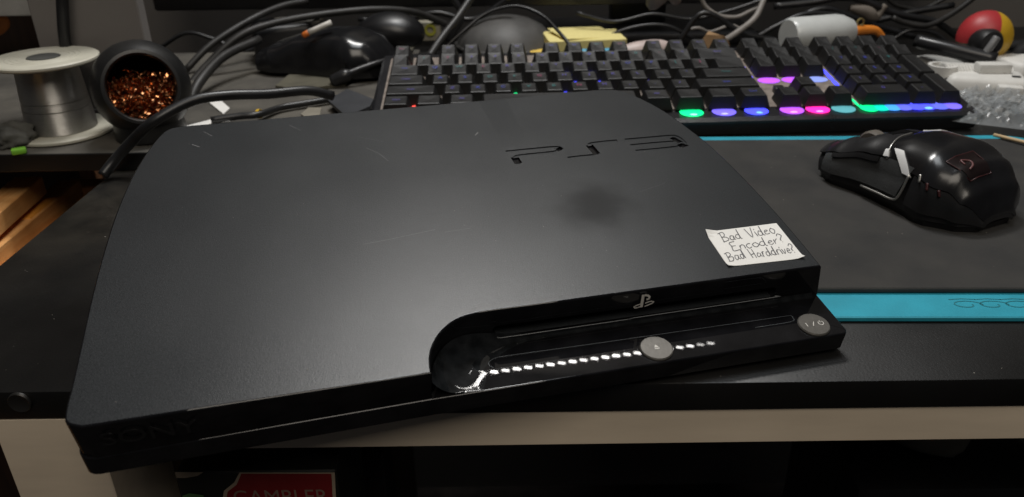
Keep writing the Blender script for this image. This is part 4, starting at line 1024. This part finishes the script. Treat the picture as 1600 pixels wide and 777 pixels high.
# white connector housings
q = at(1548, 158, z=.002)
wc = thing('connector_housing', 'large white plastic connector housing lying right of the keyboard', 'connector', (q.x + .008, q.y + .028, .0004), radians(-20))
obj('housing', rbox(.066, .040, .017, .005, 3, taper=.86), wt, wc)
obj('latch', rbox(.026, .012, .008, .0015), wt, wc, loc=(.004, .004, .0168), rot=(0, 0, .3))
obj('side_clip', rbox(.018, .010, .012, .0015), wt, wc, loc=(.014, -.0255, .002))
obj('pin_slot', rbox(.006, .004, .0008, 0), mat('dark slot', (.05, .05, .05), .6), wc, loc=(.020, -.008, .0171))
q = at(1600, 130, z=.01)
wc2 = thing('connector_housing', 'smaller white connector housing half out of sight behind the large one', 'connector', (q.x + .025, q.y + .045, .0004), radians(25))
obj('housing', rbox(.06, .04, .021, .005, 3, taper=.86), wt, wc2)
# clear plastic bag, crumpled
def crumple(sx, sy, hh, seed, n=46):
    from mathutils import noise
    V = []; Fs = []
    for i in range(n + 1):
        for j in range(n + 1):
            x = (i / n - .5) * sx; y = (j / n - .5) * sy
            e = min(1, 6 * min(i / n, 1 - i / n, j / n, 1 - j / n))
            z = hh * (0.15 + .85 * abs(noise.fractal(Vector((x * 55, y * 55, seed)), .7, 2.2, 4))) * e + .0008
            x += .004 * noise.noise(Vector((y * 60, x * 40, seed))); V.append((x, y, z))
    for i in range(n):
        for j in range(n): Fs.append((i * (n + 1) + j, (i + 1) * (n + 1) + j, (i + 1) * (n + 1) + j + 1, i * (n + 1) + j + 1))
    return newmesh('bag', V, Fs, False)
q = at(1572, 192, z=.006)
bagm = mat('clear crinkled film', (.55, .58, .60), .16, var=.1, alpha=.28, spec=.9)
obj('plastic_bag', crumple(.095, .085, .020, 4), bagm, loc=(q.x + .018, q.y + .020, .0062), rot=(0, 0, -.5), label='crumpled clear plastic bag lying right of the keyboard', cat='bag')
# wooden pick
P = at(1553, 211, z=.0075); Q = at(1640, 232, z=.0085); c = (P + Q) / 2
obj('wooden_pick', tube([P - c, Vector(), Q - c], .0013, 8, 2), mat('pale wood', (.55, .40, .22), .6), loc=c, label='thin pale wooden pick lying on the corner of the mats', cat='stick')

# ------------------------------------------------------------------ monitor over the back of the desk
q = at(241, 19, y=.60)
mon = thing('monitor', 'black monitor whose lower edge hangs over the cluttered desk back', 'monitor', (0.12, .62, .0004))
xl = q.x
scr = mat('dark screen', (.006, .006, .007), .2); bz = mat('monitor bezel', (.010, .010, .011), .4)
me = rbox(.86, .03, .40, .003); obj('panel', me, bz, mon, loc=(xl + .43 - .12, -.005, q.z))
me = rbox(.84, .002, .37, 0); obj('screen', me, scr, mon, loc=(xl + .43 - .12, -.0212, q.z + .018))
obj('stand', rbox(.06, .03, .14, .004), bz, mon, loc=(0.02, .034, .012))
obj('stand_base', rbox(.24, .10, .012, .003), bz, mon, loc=(0.02, .020, 0))

# ------------------------------------------------------------------ things under the desk
q = at(405, 737, y=.02); ql = at(272, 737, y=.02); qr = at(525, 737, y=.02)
wbx = qr.x - ql.x
bxo = thing('printed_box', 'red and black printed card box standing on end under the desk', 'box', ((ql.x + qr.x) / 2, .045, -.73))
HB = q.z + .73
obj('carton', rbox(wbx, .05, HB, .0008, 1), mat('black printed card', (.012, .013, .012), .5, var=.3, vscale=30), bxo)
def fq(px): return [(at(*a, y=.0194).x - bxo.location.x, -.0256, at(*a, y=.0194).z + .73) for a in px]
def fpoly(name, px, m, dy=0.0):
    V = [(x, y - dy, z) for x, y, z in fq(px)]; return obj(name, newmesh(name, V, [tuple(range(len(V)))]), m, bxo)
redp = mat('dark red print', (.24, .012, .014), .5, var=.1); cream = mat('cream print', (.45, .36, .26), .6)
fpoly('cream_border', [(374, 738.5), (523, 738.5), (526, 800), (344, 800), (350, 767), (366, 754)], cream)
fpoly('red_panel', [(377, 740), (518, 740), (521, 800), (350, 800), (356, 768), (370, 757)], redp, .0002)
fpoly('cream_patch', [(273, 738), (318, 738), (308, 744), (290, 747), (276, 747)], cream)
fpoly('green_patch', [(285, 775), (296, 771), (318, 774), (322, 800), (285, 800)], mat('green print', (.10, .22, .08), .6))
me = text_mesh('GAMBLER', .0115, 0.00002)
xs = [v.co.x for v in me.vertices]; a0 = at(366, 787, y=.0192); a1 = at(513, 787, y=.0192)
me.transform(Matrix.Diagonal(((a1.x - a0.x) / (max(xs) - min(xs)), 1.0, 1, 1)))
obj('lettering', me, mat('dim cream lettering', (.30, .20, .15), .6), bxo, loc=(a0.x - bxo.location.x, -.0259, a0.z + .73), rot=(pi / 2, 0, 0))
# second packet behind it
q2 = at(430, 712, y=.12)
pk2 = thing('card_packet', 'dark packet with maroon and cream shapes behind the red printed box', 'packet', (q2.x - .01, .135, -.73))
HB2 = q2.z + .73
obj('carton', rbox(.15, .03, HB2, .001, 1), mat('dark packet card', (.014, .010, .010), .6), pk2)
def gpoly(name, px, m):
    V = [(at(*a, y=.1198).x - pk2.location.x, -.0153, at(*a, y=.1198).z + .73) for a in px]; return obj(name, newmesh(name, V, [tuple(range(len(V)))]), m, pk2)
gpoly('cream_shape', [(448, 712), (478, 712), (480, 722), (495, 714), (516, 728), (516, 745), (446, 745)], mat('dull cream', (.22, .17, .12), .7))
gpoly('maroon_shape', [(418, 726), (432, 722), (434, 745), (414, 745)], mat('maroon', (.10, .012, .014), .6))
# pale bag under the right of the desk
q = at(1540, 735, y=.12)
bg = thing('cloth_bag', 'slouching beige cloth bag in the dark under the desk', 'bag', (q.x + .005, .20, -.73))
clm = mat('beige cloth', (.22, .20, .15), .9, var=.2, vscale=40, bump=.3)
me = blob(.033, .04, .05, 2, .15, 1.4); obj('sack', me, clm, bg, loc=(0, 0, q.z + .73 - .03))
me = rbox(.14, .12, q.z + .73 - .034, .01); obj('crate_under_bag', me, BLACK_PL, bg)
obj('neck', tube([Vector((.004, 0, q.z + .73 + .03)), Vector((.008, 0, q.z + .73 + .05)), Vector((.010, .004, q.z + .73 + .064))], lambda t: .016 - .004 * t, 12), clm, bg)
